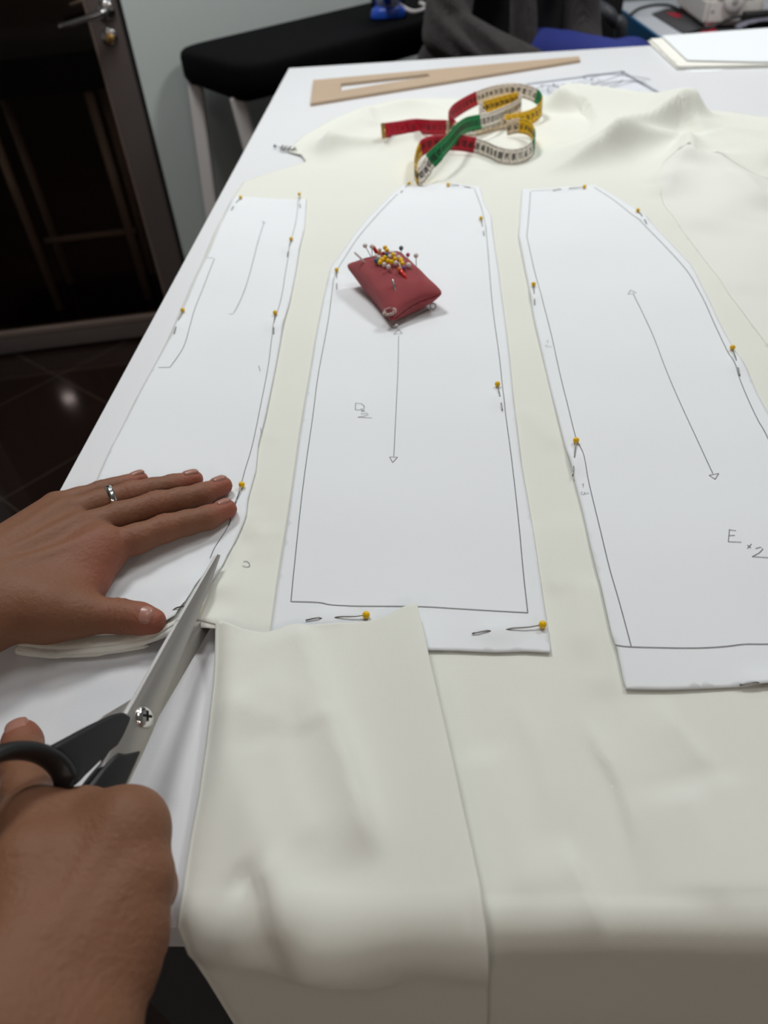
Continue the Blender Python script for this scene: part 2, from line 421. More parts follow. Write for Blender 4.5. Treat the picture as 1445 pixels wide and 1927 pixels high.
# ---------------------------------------------------------------- pins: bumps first (paper needs them)
PINS = [ # head px, tip px, group label
 ((453, 373), (436, 399), 'yellow-headed pin at the top left corner of the left paper pattern'),
 ((563, 364), (565, 392), 'yellow-headed pin at the top right corner of the left paper pattern'),
 ((548, 450), (541, 485), 'yellow-headed pin high on the right seam of the left paper pattern'),
 ((518, 591), (516, 634), 'yellow-headed pin halfway down the right seam of the left paper pattern'),
 ((343, 581), (328, 630), 'yellow-headed pin on the left edge of the left paper pattern by the pocket line'),
 ((455, 913), (432, 990), 'yellow-headed pin beside the fingertips of the flat left hand'),
 ((770, 345), (757, 361), 'yellow-headed pin at the top left corner of the middle paper pattern below the tape loop'),
 ((843, 348), (872, 354), 'yellow-headed pin on the top edge of the middle paper pattern'),
 ((905, 409), (911, 445), 'yellow-headed pin near the top of the right seam of the middle paper pattern'),
 ((633, 505), (634, 545), 'yellow-headed pin left of the red pincushion'),
 ((936, 724), (945, 778), 'yellow-headed pin halfway down the right seam of the middle paper pattern'),
 ((689, 1158), (576, 1171), 'yellow-headed pin at the hem of the middle pattern just above the turned back cloth'),
 ((1021, 1176), (888, 1196), 'yellow-headed pin in the bottom right corner of the middle paper pattern'),
 ((1100, 351), (1040, 361), 'yellow-headed pin on the top edge of the right paper pattern'),
 ((1200, 397), (1216, 424), 'yellow-headed pin at the upper curve of the right paper pattern'),
 ((1004, 534), (1006, 575), 'yellow-headed pin high on the left seam of the right paper pattern'),
 ((1378, 655), (1391, 710), 'yellow-headed pin on the right curve of the right paper pattern'),
 ((1084, 829), (1077, 899), 'yellow-headed pin halfway down the left seam of the right paper pattern'),
 ((1530, 1276), (1390, 1293), 'pin in the hem of the right paper pattern, its head beyond the picture edge'),
 ((380, 1160), (318, 1168), 'pin beside the left thumb with its shaft passing under the scissor blade'),
]
for hpx, tpx, lb in PINS:
    a, b = at(*hpx, Z3)[:2], at(*tpx, Z3)[:2]
    p, q = a + (b-a)*.5, a + (b-a)*.74
    PIN_BUMPS.append((p, q, .0021))
# ---------------------------------------------------------------- setting
floor_o = struct(box('floor', (0, 2.5, -.02), (9, 13, .04), 'floor'))
ceil_o = struct(box('ceiling', (0, 2.5, 2.72), (9, 13, .04), 'ceiling'))
A_ = at(0, 670, 0); B_ = at(265, 637, 0)
WD = (B_-A_); WD[2] = 0; WD /= np.linalg.norm(WD); WN = np.array([-WD[1], WD[0], 0])   # along wall, away from camera
WANG = math.atan2(WD[1], WD[0])
def wp(s, z=0, off=0): return A_*[1, 1, 0] + WD*s + WN*off + np.array([0, 0, z])
def wbox(name, s0, s1, z0, z1, off, th, mt, parent=None, bev=0):
    c = wp((s0+s1)/2, (z0+z1)/2, off+th/2); return box(name, c, (s1-s0, th, z1-z0), mt, parent, WANG, bev)
def on_wall(px, py):
    d = ray(px, py); t = ((A_-CAM)@WN)/(d@WN); Q = CAM + d*t; return (Q-A_)@WD, Q[2]
sL = on_wall(167, 23)[0]; sR = on_wall(228, 39)[0]
DOORW = .92
s_left = sR - DOORW
bm = bmesh.new()
for (a, b, z0, z1) in ((s_left-1.5, s_left, 0, 2.7), (s_left, sR+.012, 2.1, 2.7)):
    bm_box(bm, wp((a+b)/2, (z0+z1)/2, .06), (b-a, .1, z1-z0), WANG)
wall = struct(bm_obj('wall_back', bm, 'wall'))
IZ = .86                      # the wall right of the door runs along the back of the ironing board
iA, iB = at(316, 92, IZ), at(466, 128, IZ); iD = at(560, 29, IZ)-at(330, 82, IZ); iD[2] = 0; iD /= np.linalg.norm(iD)
print('iD', math.degrees(math.atan2(iD[1], iD[0])), iA, iB)
W0 = wp(sR+.012); WN2 = np.array([-iD[1], iD[0], 0])
wq = W0 + iD*1.9 + WN2*.05
struct(box('wall_back_right', (wq[0], wq[1], 1.35), (3.8, .1, 2.7), 'wall', None, math.atan2(iD[1], iD[0])))
struct(box('wall_left', (-2.85, -.9, 1.35), (.1, 6.2, 2.7), 'wall_plain'))
struct(box('wall_right', (3.2, .6, 1.35), (.1, 9, 2.7), 'wall_plain'))
struct(box('wall_front', (0, -3.9, 1.35), (6.4, .1, 2.7), 'wall_plain'))
# glazed door
door = struct(bpy.data.objects.new('door_1', None)); COL.objects.link(door)
zb0 = .012; zb1 = on_wall(0, 625)[1]; sw = sR - sL
wbox('lock_stile', sL, sR, zb0, 2.08, -.012, .04, 'alu', door, .003)
wbox('stile_bead', sL-.008, sL+.0, zb1, 2.0, -.004, .026, 'alu_light', door)
wbox('hinge_stile', s_left, s_left+sw, zb0, 2.08, -.012, .04, 'alu', door, .003)
wbox('bottom_rail', s_left+sw, sL, zb0, zb1-.012, -.012, .04, 'alu', door, .003)
wbox('rail_bead', s_left+sw, sL, zb1-.014, zb1, -.014, .03, 'alu_light', door)
wbox('top_rail', s_left+sw, sL, 2.0, 2.08, -.012, .04, 'alu', door, .003)
wbox('glass_pane', s_left+sw, sL, zb1, 2.0, .004, .006, 'glass', door)
wbox('seal', sR, sR+.012, 0, 2.09, 0, .03, 'black_gap', door)
# handle: lever on each face, rose, cylinder
hs, hz = on_wall(201, 17); ls, lz = on_wall(207, 67)
hd = thing('door_handle', '', 'x'); del hd['label'], hd['category']; hd.parent = door
def disc(c, n, r, t, seg=24, dome=0):
    n = np.array(n, float); n /= np.linalg.norm(n)
    pts = [np.array(c), np.array(c)+n*t*.7, np.array(c)+n*t]; rr = [r, r, r*.78]
    if dome: pts.append(np.array(c)+n*(t+dome)); rr.append(r*.3)
    return tube(pts, rr, seg)
v, f = disc(wp(hs, hz, -.012), -WN, .023, .010); mesh_obj('rose', v, f, 'chrome', hd)
lever = [wp(hs, hz, -.02), wp(hs, hz, -.052), wp(hs-.012, hz-.004, -.058), wp(hs-.06, hz-.012, -.058), wp(hs-.115, hz-.022, -.056), wp(hs-.122, hz-.02, -.045)]
tube_obj('lever', smooth_pts(lever, 5), .0085, 'chrome', hd, 12)
lever = [wp(hs, hz+.01, .03), wp(hs, hz+.01, .07), wp(hs-.06, hz+.01, .075), wp(hs-.11, hz+.005, .075)]
tube_obj('far_lever', smooth_pts(lever, 5), .0085, 'chrome', hd, 12)
lk = thing('lock_cylinder', '', 'x'); del lk['label'], lk['category']; lk.parent = door
v, f = disc(wp(ls, lz, -.012), -WN, .022, .009, dome=.002); mesh_obj('escutcheon', v, f, 'chrome', lk)
v, f = disc(wp(ls+.002, lz-.004, -.021), -WN, .0125, .006); mesh_obj('key_core', v, f, 'brass', lk)
box('keyhole', wp(ls+.002, lz-.004, -.0285), (.0016, .003, .008), 'black_gap', lk, WANG)
# dim room behind the glass
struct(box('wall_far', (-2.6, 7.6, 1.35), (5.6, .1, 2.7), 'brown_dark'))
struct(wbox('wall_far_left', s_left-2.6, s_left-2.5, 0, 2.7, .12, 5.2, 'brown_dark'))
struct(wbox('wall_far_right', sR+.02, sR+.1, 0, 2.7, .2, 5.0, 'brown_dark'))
bc = thing('padded_shape', 'black padded shape on pale legs seen dimly through the glass door', 'stool')  # padded stand-in for the unclear dark form at the glass
q = wp(on_wall(70, 130)[0]-.12, 0, .45)
bm = bmesh.new(); bm_box(bm, (q[0], q[1], .80), (.5, .34, .16), WANG, .05); bm_obj('seat', bm, 'pad_black', bc, True, 60)
for dx in (-.17, .17):
    for dy in (-.12, .12):
        e = q + WD*dx + WN*dy
        tube_obj('leg', [(e[0], e[1], .73), (e[0], e[1], 0)], .016, 'leg_white', bc, 8)
e1, e2 = q - WD*.17, q + WD*.17
tube_obj('crossbar', [(e1[0], e1[1], .22), (e2[0], e2[1], .22)], .012, 'leg_white', bc, 8)
# ---------------------------------------------------------------- cutting table
XL = float(at(90, 960)[0])*.5 + float(at(543, 130)[0])*.5
XR = 1.05; YF = Y0; YK = float(at(543, 130)[1])*.5 + float(at(1220, 84)[1])*.5
tb = thing('cutting_table', 'large white cutting table under the cream cloth and paper patterns', 'table')
bm = bmesh.new(); bm_box(bm, ((XL+XR)/2, (YF+YK)/2, TZ-.0125), (XR-XL, YK-YF, .025), 0, .0012)
bm_obj('tabletop', bm, 'table', tb, True, 40)
box('base_panel', ((XL+XR)/2, YF+.05, .44), (XR-XL-.12, .02, .86), 'dark_base', tb)
for lx in (XL+.09, XR-.09):
    for ly in (YF+.12, YK-.09): box('leg', (lx, ly, .4375), (.05, .05, .875), 'dark_base', tb, 0, .003)
# ---------------------------------------------------------------- cream cotton cloth
cl = thing('cotton_cloth', 'cream cotton cloth spread over the table, bunched at the back, hanging over the front edge', 'cloth')
far_edge = [(540, 283), (560, 262), (620, 226), (680, 200), (740, 186), (850, 184), (930, 180), (1000, 178), (1040, 180), (1140, 190), (1260, 205), (1330, 212), (1445, 222)]
far = xy(far_edge, TZ+.004)
leftb = X_([(36, 1219), (60, 1160), (140, 1002), (172, 925), (206, 842), (246, 765), (286, 690), (320, 626), (337, 582), (365, 522), (390, 470), (410, 420), (436, 374), (458, 340), (520, 318), (575, 302), (566, 290)])
up = []
up += X_([(36, 1221), (110, 1227), (200, 1221), (300, 1206), (337, 1192)])
up += X_([(372, 1120), (406, 1049), (398, 1095), (366, 1185)])
up += X_([(412, 1190), (440, 1300), (420, 1500), (385, 1700)])
xl = up[-1][0]
up += [(xl, YB-.03), (xl+.02, YB-.32), (.62, YB-.32), (.62, .3)]
up += X_([(1720, 1080), (1560, 830), (1445, 645), (1372, 552), (1296, 443), (1252, 388), (1236, 340), (1250, 310), (1290, 300), (1330, 305), (1445, 345)])
up += [(.75, 1.32), (.74, 1.44)]
up += [tuple(p) for p in far[::-1]] + [tuple(p) for p in leftb[::-1]]
def clean(poly):
    out = []
    for p in poly:
        if not out or np.linalg.norm(np.array(p)-np.array(out[-1])) > .002: out.append((float(p[0]), float(p[1])))
    if np.linalg.norm(np.array(out[0])-np.array(out[-1])) < .002: out.pop()
    return out
sheet('upper_layer', clean(up), hc, 'cloth', cl, step=.0065, near=(.30, .0027), thick=.0004)
low = X_([(34, 1229), (110, 1236), (210, 1229), (310, 1212), (350, 1200), (412, 1196), (450, 1300), (440, 1500), (410, 1700)])
low += [(.60, YB+.03), (.66, .3), (.72, .8), (.72, 1.45)] + X_([(1445, 240), (1300, 240), (1000, 240), (640, 300), (455, 350), (405, 430), (340, 582), (250, 765), (178, 925), (144, 1002), (60, 1170)])
sheet('lower_layer', clean(low), lambda P: np.maximum(hc(P)-.0006, .0006), 'cloth_white', cl, step=.009, near=(.42, .006), thick=.0004)
def project(Q):
    v = np.asarray(Q)-CAM; z = v@CF; return np.array([CX+FPX*(v@CR)/z, CY-FPX*(v@CU)/z])
def unp(px, py, mm):           # flat cloth coordinate whose draped point is seen at this place
    q = np.array(ath(px, min(py, 1742), mm)[:2]) if py < 1742 else np.array(hang(px, py)); g = np.array([px, py], float)
    F_ = lambda q: project(drape(q[None], np.array([mm/1000.]))[0])
    for _ in range(40):
        e = g-F_(q)
        if np.linalg.norm(e) < .05: break
        J = np.column_stack([(F_(q+d)-F_(q))/1e-4 for d in (np.array([1e-4, 0]), np.array([0, 1e-4]))])
        st = np.linalg.solve(J, e); n_ = np.linalg.norm(st); q = q + st*min(1, .01/(n_+1e-9))
    return q
# turned back flap
FR = []
F__ = lambda *a, **k: FR.append(Ridge(*a, **k))
F__([(560, 1168), (585, 1240), (615, 1340), (665, 1480), (715, 1640)], 5.5, 5, 24, ends=.12, sharp=1.2)
F__([(425, 1185), (420, 1300), (430, 1420), (480, 1560), (560, 1700), (640, 1790)], 5, 16, 24, ends=0)
F__([(783, 1150), (800, 1230), (835, 1370), (870, 1530), (905, 1690), (915, 1780)], 5.5, 22, 30, ends=0)
F__([(515, 1745), (570, 1775), (650, 1830), (760, 1890)], 6, 12, 16, ends=.25)
F__([(445, 1650), (490, 1695), (512, 1750), (498, 1800)], -6, 6, 11, ends=.25)
F__([(470, 1640), (520, 1700), (545, 1760)], 6, 10, 12, ends=.3)
F__([(625, 1340), (660, 1440), (700, 1600)], 2.4, 4, 14, sharp=1.2)
F__([(430, 1330), (500, 1370), (560, 1370)], 2.5, 10, 14)
F__([(470, 1310), (560, 1340), (600, 1400)], 2.5, 16, 16)
F__([(520, 1400), (545, 1500), (600, 1620)], 2.0, 9, 16)
lf = [unp(p[0], p[1], 6) for p in [(412, 1186), (400, 1300), (388, 1400), (374, 1500), (358, 1580), (344, 1670), (336, 1715), (332, 1745), (345, 1775), (365, 1808), (390, 1845), (415, 1886), (440, 1927), (520, 2060)]]
rt = [unp(p[0], p[1], 8) for p in [(905, 2060), (916, 1927), (917, 1860), (917, 1800), (916, 1780), (912, 1740), (905, 1690), (888, 1610), (870, 1530), (853, 1450), (835, 1370), (816, 1290), (800, 1215), (785, 1149)]]
tp = [ath(p[0], p[1]+3, 9)[:2] for p in [(757, 1150), (730, 1162), (700, 1168), (640, 1169), (580, 1175), (545, 1174), (525, 1184), (500, 1191), (460, 1190), (440, 1186)]]
fl = clean(list(lf) + list(rt) + list(tp))
fl_l = [np.array(p) for p in lf]; fl_r = [np.array(p) for p in rt]
fl_t = [np.array(rt[-1])] + [np.array(p) for p in tp] + [np.array(lf[0])]
def hflap(P):
    P = np.asarray(P, float).reshape(-1, 2)
    base = np.maximum(hpaper(P), .005)
    h = base + .0035
    dl, _, _ = polydist(P, fl_l); dr_, _, _ = polydist(P, fl_r)
    g = np.zeros(len(P))
    for r in FR: g += r(P)
    h = h + g*np.clip(np.minimum(dl, 1)/.012, .25, 1)*np.clip(1-(YB-.004-P[:, 1])/.06, .35, 1)
    h -= .003*np.exp(-(dl/.004)**2)
    h += .0012*np.sin(P[:, 0]*60+1)*np.clip((P[:, 1]-.1)/.15, 0, 1)
    return np.maximum(h, base+.0012)
sheet('turned_back_flap', fl, hflap, 'cloth', cl, step=.004, thick=.0006, rows=(.0012, .0026, .0045))
# underside of the folds: the rolled fold at the left edge of the cloth
rp = [ath(x, y, z) for x, y, z in [(34, 1222, 4), (70, 1228, 4.2), (120, 1231, 4), (200, 1227, 3.4), (280, 1215, 3)]]
tube_obj('rolled_edge', smooth_pts(rp, 5), [.0030]*5+[.0028]*5+[.0022]*5+[.0014]*5+[.0006], 'cloth', cl, 10)
# printed mark on the selvedge
strokes('selvedge_print', [X_([(527, 279), (533, 272)]), X_([(533, 280), (540, 273)]), X_([(541, 280), (547, 274)]), X_([(549, 281), (556, 276)]), X_([(527, 281), (558, 281)])], .003, 'ink', cl, lambda P: hc(P)+.0004, .0005)
# ---------------------------------------------------------------- paper patterns
PW = .00056
def pattern(label, outline, parts):
    root = thing('paper_pattern', label, 'sewing pattern', 'pencil-marked paper pattern pieces')
    sheet('paper_sheet', clean(outline), hpaper, 'paper', root, step=.0055, thick=.00025)
    for nm, lines, mt, w in parts:
        if nm == 'notch_mark':
            for l in lines: strokes(nm, [l], w, mt, root)
        elif nm == 'seam_width_note':
            strokes(nm, lines[:3], w, mt, root); strokes(nm, lines[3:], w, mt, root)
        else: strokes(nm, lines, w, mt, root)
    return root
Cout = X_([(440, 374), (470, 372), (510, 374), (560, 374), (577, 375), (573, 430), (563, 470), (555, 520), (545, 570), (534, 610), (527, 650), (515, 710), (501, 780), (486, 840), (482, 887), (467, 941), (464, 973), (460, 984), (450, 1004), (428, 1049), (409, 1100), (372, 1170), (366, 1180), (398, 1092), (406, 1050), (372, 1115), (338, 1180), (300, 1194), (220, 1204), (150, 1205), (36, 1204), (60, 1155), (143, 1000), (176, 922), (210, 840), (250, 765), (290, 690), (325, 626), (342, 582), (370, 522), (395, 470), (415, 422)])
pattern('long white paper pattern piece at the left, held down by the flat hand', Cout, [
 ('seam_line', [curve([(562, 378), (556, 420), (548, 455), (538, 510), (530, 560), (516, 618), (505, 690), (490, 770), (475, 840), (462, 885), (450, 930), (433, 985), (405, 1030), (396, 1052)])], 'pencil', PW*.9),
 ('pocket_line', [X_([(388, 486), (403, 488)]), curve([(404, 489), (388, 530), (372, 566), (364, 588), (356, 620), (345, 655), (320, 692)]), X_([(320, 692), (298, 693)])], 'pencil', PW),
 ('grainline', [curve([(497, 418), (487, 455), (470, 520), (455, 560), (440, 590)]), X_([(493, 417), (499, 421)]), X_([(431, 592), (440, 592)])], 'pencil', PW),
 ('notch_mark', [X_([(491, 808), (493, 820)]), X_([(487, 690), (490, 700)])], 'pencil_soft', PW)])
Dout = X_([(757, 351), (800, 347), (845, 349), (903, 352), (912, 385), (924, 405), (930, 460), (938, 510), (950, 600), (960, 690), (967, 765), (980, 870), (998, 970), (1010, 1050), (1025, 1150), (1037, 1230), (985, 1227), (930, 1229), (860, 1227), (803, 1227), (650, 1222), (505, 1218), (515, 1150), (525, 1080), (545, 960), (563, 830), (578, 740), (592, 650), (607, 570), (622, 500), (640, 478), (665, 445), (690, 415), (720, 385), (740, 363)])
pattern('middle white paper pattern piece marked D under the red pincushion', Dout, [
 ('seam_line', [curve([(893, 357), (908, 400), (915, 440), (925, 560), (940, 680), (950, 775), (963, 870), (975, 975), (985, 1080), (993, 1154)]),
   curve([(748, 366), (690, 430), (650, 482), (630, 520), (617, 610), (600, 700), (590, 780), (577, 870), (565, 970), (553, 1080), (548, 1134)]),
   curve([(548, 1134), (600, 1136), (640, 1142), (780, 1143), (850, 1146), (930, 1150), (993, 1154)]), X_([(868, 353), (893, 355)])], 'pencil', PW),
 ('grainline_arrow', [curve([(750, 632), (749, 690), (745, 780), (741, 860)]), X_([(733, 861), (748, 861)]), X_([(748, 861), (739, 871)]), X_([(739, 871), (733, 861)]), X_([(741, 629), (757, 628)]), X_([(757, 628), (750, 620)]), X_([(750, 620), (741, 629)])], 'pencil', PW*.8),
 ('lettering', [X_([(669, 760), (669, 773)]), X_([(669, 760), (680, 761), (686, 766), (685, 770), (675, 773), (669, 773)]), X_([(679, 773), (687, 776)]), X_([(686, 772), (680, 777)]),
   X_([(679, 781), (690, 779), (693, 782), (684, 785), (673, 787)]), X_([(673, 787), (700, 788)])], 'pencil', PW*.8)])
Eout = X_([(982, 358), (1060, 354), (1100, 351), (1120, 348), (1150, 362), (1195, 394), (1215, 410), (1260, 455), (1300, 500), (1330, 560), (1360, 620), (1385, 665), (1407, 700), (1425, 740), (1450, 785), (1505, 910), (1565, 1080), (1600, 1285), (1445, 1290), (1400, 1294), (1320, 1297), (1250, 1299), (1176, 1298), (1160, 1225), (1150, 1200), (1130, 1110), (1110, 1030), (1095, 960), (1075, 880), (1060, 830), (1040, 750), (1018, 660), (1005, 600), (994, 535), (985, 490), (976, 445), (979, 400)])
sub = lambda pts: [(960+x/2.98, 600+y/2.98) for x, y in pts]
pattern('right white paper pattern piece marked E with a curved side', Eout, [
 ('seam_line', [curve([(998, 362), (995, 405), (991, 447)]), curve([(991, 447), (1003, 500), (1015, 545), (1032, 610), (1050, 690), (1067, 760), (1083, 825), (1097, 855), (1108, 910), (1125, 985), (1145, 1070), (1165, 1140), (1187, 1221)]),
   curve([(1155, 1219), (1187, 1221), (1300, 1222), (1360, 1219), (1400, 1214), (1445, 1213), (1560, 1208)]),
   curve([(1118, 353), (1150, 373), (1183, 402), (1210, 424), (1250, 464), (1290, 510), (1320, 562), (1345, 614), (1364, 655), (1382, 692), (1400, 735), (1425, 790), (1445, 828), (1520, 1000), (1560, 1208)]), X_([(1000, 361), (1050, 358)])], 'pencil', PW),
 ('grainline_arrow', [curve([(1191, 556), (1225, 625), (1250, 690), (1285, 770), (1310, 825), (1341, 892)]), X_([(1334, 895), (1352, 892)]), X_([(1352, 892), (1345, 903)]), X_([(1345, 903), (1334, 895)]), X_([(1181, 556), (1197, 554)]), X_([(1197, 554), (1186, 548)]), X_([(1186, 548), (1181, 556)])], 'pencil', PW*.85),
 ('lettering', [X_(sub(l)) for l in ([(1225, 1192), (1218, 1262)], [(1222, 1195), (1262, 1200)], [(1220, 1228), (1255, 1226)], [(1218, 1262), (1292, 1265)], [(1325, 1280), (1345, 1298)], [(1348, 1275), (1325, 1300)], [(1370, 1300), (1400, 1292), (1412, 1303), (1390, 1325), (1352, 1345)], [(1352, 1345), (1450, 1350)])], 'pencil', PW*.8),
 ('seam_width_note', [X_(sub(l)) for l in ([(401, 935), (410, 927), (408, 950)], [(405, 974), (398, 980), (398, 990), (410, 992), (417, 978)], [(417, 978), (421, 991), (430, 982), (438, 980), (438, 986)], [(201, 136), (211, 128), (209, 142)], [(204, 153), (198, 158), (200, 168), (210, 160)], [(210, 160), (215, 168), (222, 162), (232, 168)])], 'pencil_soft', PW*.7)])
# loose thread
th_ = tag(strokes('thread_scrap', [curve([(459, 1060), (464, 1058), (469, 1061), (470, 1066), (465, 1069), (457, 1068)])], .0005, 'pencil_soft', None, hc, .0006), 'short curled loose thread on the cream cloth beside the scissor tip', 'thread')
# ---------------------------------------------------------------- dressmaking pins
def sphere(c, r, seg=12, rings=8, sc=(1, 1, 1), M3=None):
    V, F_ = [], []
    for i in range(rings+1):
        a = math.pi*i/rings
        for k in range(seg):
            b = 2*math.pi*k/seg; p = np.array([math.sin(a)*math.cos(b)*sc[0], math.sin(a)*math.sin(b)*sc[1], math.cos(a)*sc[2]])*r
            if M3 is not None: p = M3 @ p
            V.append(np.array(c)+p)
    for i in range(rings):
        for k in range(seg):
            k2 = (k+1) % seg; F_.append((i*seg+k, (i+1)*seg+k, (i+1)*seg+k2, i*seg+k2))
    return V, F_
def hz_at(p): return TZ + float(hpaper(np.array([p[:2]]))[0])
HR = .0023
for hpx, tpx, lb in PINS:
    a = at(*hpx, TZ+.0075); b = at(*tpx, Z3)
    L = np.linalg.norm((b-a)[:2]); d = np.array([*(b-a)[:2], 0]); d /= np.linalg.norm(d)
    if L < .03: L = .030
    root = thing('dressmaking_pin', lb, 'pin', 'yellow-headed pins in the paper patterns', (float(a[0]), float(a[1]), TZ))
    head = np.array([a[0], a[1], hz_at(a)+HR*1.0+.0002])
    v, f = sphere(head, HR); keep(mesh_obj('head', v, f, 'yellow'), root)
    pts = []
    for t, dz in ((0, HR+.0002), (.2, .0016), (.42, .0007), (.5, -.0002), (.56, -.0012), (.68, -.0012), (.75, -.0002), (.8, .0007), (1.0, .0008)):
        q = head + d*(L*t); pts.append(np.array([q[0], q[1], hz_at(q)+dz]))
    keep(tube_obj('shaft', smooth_pts(pts, 3), .00042, 'pinsteel', None, 6), root)
gp = thing('dressmaking_pin', 'grey-headed pin lying at the cloth corner near the far left table edge', 'pin')
h0 = at(517, 275, TZ+.004); v, f = sphere(h0, .0024); mesh_obj('head', v, f, 'teal_head', gp)
tube_obj('shaft', [h0, at(560, 283, TZ+.006)], .0004, 'pinsteel', gp, 6)
# ---------------------------------------------------------------- pincushion
pcw = thing('pincushion', 'square red woven pincushion with a frayed corner on the middle paper pattern', 'pincushion')
base = .0055
c4 = [ath(645, 497, 26), ath(735, 609, 12), ath(840, 553, 22), ath(753, 471, 30)]   # left, front, right, back seam corners
def pc_pt(u, v, side):
    # bilinear between corners, edges drawn in, puffed
    a, b, c, d = c4
    s, t = (u+1)/2, (v+1)/2
    p = (a*(1-s)*(1-t) + b*s*(1-t) + c*s*t + d*(1-s)*t)
    ctr = sum(c4)/4
    pull = .15*((1-u*u)*abs(v)**6 + (1-v*v)*abs(u)**6)
    p = p + (ctr-p)*pull
    corner = (abs(u)*abs(v))**10; p = p + (ctr-p)*.10*corner
    puff = max(0, (1-abs(u)**2.6))**.55*max(0, (1-abs(v)**2.6))**.55
    n = np.cross(b-a, d-a); n /= np.linalg.norm(n)
    return p + n*(puff*(.0135 if side > 0 else -.019))
PCN = np.cross(c4[1]-c4[0], c4[3]-c4[0]); PCN /= np.linalg.norm(PCN)
N = 44; V = []; Fc = []
for side in (1, -1):
    o = len(V)
    for i in range(N+1):
        for j in range(N+1):
            u = math.sin((i/N*2-1)*math.pi/2); w = math.sin((j/N*2-1)*math.pi/2)
            p = pc_pt(u, w, side)
            wr = .0007*math.sin(u*9+w*4)*math.sin(w*7-u*3)*(1-u**8)*(1-w**8)
            p = p + PCN*wr; p[2] = max(p[2], TZ+base+.0004); V.append(p)
    for i in range(N):
        for j in range(N):
            q = (o+i*(N+1)+j, o+(i+1)*(N+1)+j, o+(i+1)*(N+1)+j+1, o+i*(N+1)+j+1); Fc.append(q if side > 0 else q[::-1])
pc = mesh_obj('cover', V, Fc, 'cushion', pcw)
uvl = pc.data.uv_layers.new(name='weave'); M1 = (N+1)*(N+1)
for lp_ in pc.data.loops:
    k = lp_.vertex_index % M1; uvl.data[lp_.index].uv = (math.sin(((k//(N+1))/N*2-1)*math.pi/2), math.sin(((k % (N+1))/N*2-1)*math.pi/2))
bmx = bmesh.new(); bmx.from_mesh(pc.data); bmesh.ops.remove_doubles(bmx, verts=bmx.verts, dist=.00005); bmx.to_mesh(pc.data); bmx.free()
# frayed tear on the front corner
tc_ = pc_pt(.86, -.90, 1) + PCN*.0006
e1 = (c4[2]-c4[1]); e1 /= np.linalg.norm(e1); e2 = np.cross(PCN, e1)
tv, tf = sphere(tc_ - PCN*.0008, 1, 14, 8, (.0060, .0048, .0020), np.column_stack([e1, e2, PCN]))
tear = mesh_obj('tear', tv, tf, 'cushion_dark', pcw)
frs = []
for k in range(46):
    a = 2*math.pi*k/46+random.uniform(-.05, .05); r0 = .0068*random.uniform(.95, 1.12)
    p0 = tc_ + e1*math.cos(a)*r0*1.05 + e2*math.sin(a)*r0*.85 + PCN*.0004
    p1 = tc_ + e1*math.cos(a+.25)*r0*random.uniform(.45, .75) + e2*math.sin(a+.25)*r0*random.uniform(.4, .65) + PCN*random.uniform(.0012, .0030)
    frs.append(tube([p0, (p0+p1)/2+PCN*.0009, p1], .00022, 4))
V, Fc = merge(frs); mesh_obj('frayed_threads', V, Fc, 'thread', tear)
# seam along front-right edge
sm_ = [pc_pt(1, t, 1)-PCN*.0 for t in np.linspace(-.85, .95, 14)]
tube_obj('seam', sm_, .0005, 'cushion_dark', pcw, 6)
def pcw_hit(px, py):          # where a line of sight meets the cushion top
    best = None; d = ray(px, py); d = d/np.linalg.norm(d)
    for u in np.linspace(-.97, .97, 40):
        for w in np.linspace(-.97, .97, 40):
            p = pc_pt(u, w, 1); e = np.linalg.norm(np.cross(p-CAM, d))
            if best is None or e < best[0]: best = (e, p)
    return best[1]
zp = lambda x, y: (620+x/6.02, 430+y/6.02)
def cushion_pin(headz, basez, mt, label, cat='pin', group='round-headed pins crowded on the pincushion', r=.0021, lift=None):
    hx, hy = zp(*headz); bx, by = zp(*basez)
    b = pcw_hit(bx, by); d = ray(hx, hy)
    # head on its line of sight, at the height above the cushion given by lift
    if lift is None: lift = .004
    k = ((b + PCN*lift - CAM)@PCN)/(d@PCN); h = CAM + d*k
    root = thing('pincushion_pin', label, cat, group, tuple(float(x) for x in b))
    v, f = sphere(h, r, 10, 7); keep(mesh_obj('head', v, f, mt), root)
    dd = (b-h); dd = dd/np.linalg.norm(dd)
    keep(tube_obj('shaft', [h+dd*r*.5, b, b+dd*.004], .0004, 'pinsteel', None, 6), root)
    return root
YL = 'yellow-headed pin in the crowded cluster on the red pincushion'
for hx, hy in ((630, 218), (652, 250), (570, 278), (625, 330), (600, 355), (570, 385), (662, 368), (700, 380), (742, 345), (815, 370), (826, 398), (808, 352), (585, 362), (720, 300)):
    cushion_pin((hx, hy), (hx+random.uniform(-8, 12), hy+34), 'yellow', YL, group='yellow-headed pins in the pincushion cluster', r=.0024, lift=random.uniform(.003, .005))
WL = 'pearl-white-headed pin in the crowded cluster on the red pincushion'
for hx, hy in ((735, 295), (683, 318), (620, 408), (668, 435), (752, 392), (530, 312), (705, 275), (560, 330), (785, 330)):
    cushion_pin((hx, hy), (hx+random.uniform(-8, 12), hy+30), 'white_head', WL, group='white-headed pins in the pincushion cluster', r=.0023, lift=random.uniform(.003, .0045))
cushion_pin((530, 368), (540, 402), 'blue_head', 'blue-headed pin at the left end of the pincushion cluster', lift=.003, r=.0024)
cushion_pin((648, 295), (655, 330), 'blue_head', 'blue-headed pin in the middle of the pincushion cluster', lift=.004)
cushion_pin((612, 284), (622, 322), 'magenta_head', 'dark-pink-headed pin beside the blue one in the pincushion cluster', lift=.004)
cushion_pin((842, 442), (842, 470), 'purple_head', 'mauve-headed pin at the right end of the pincushion cluster', lift=.003)
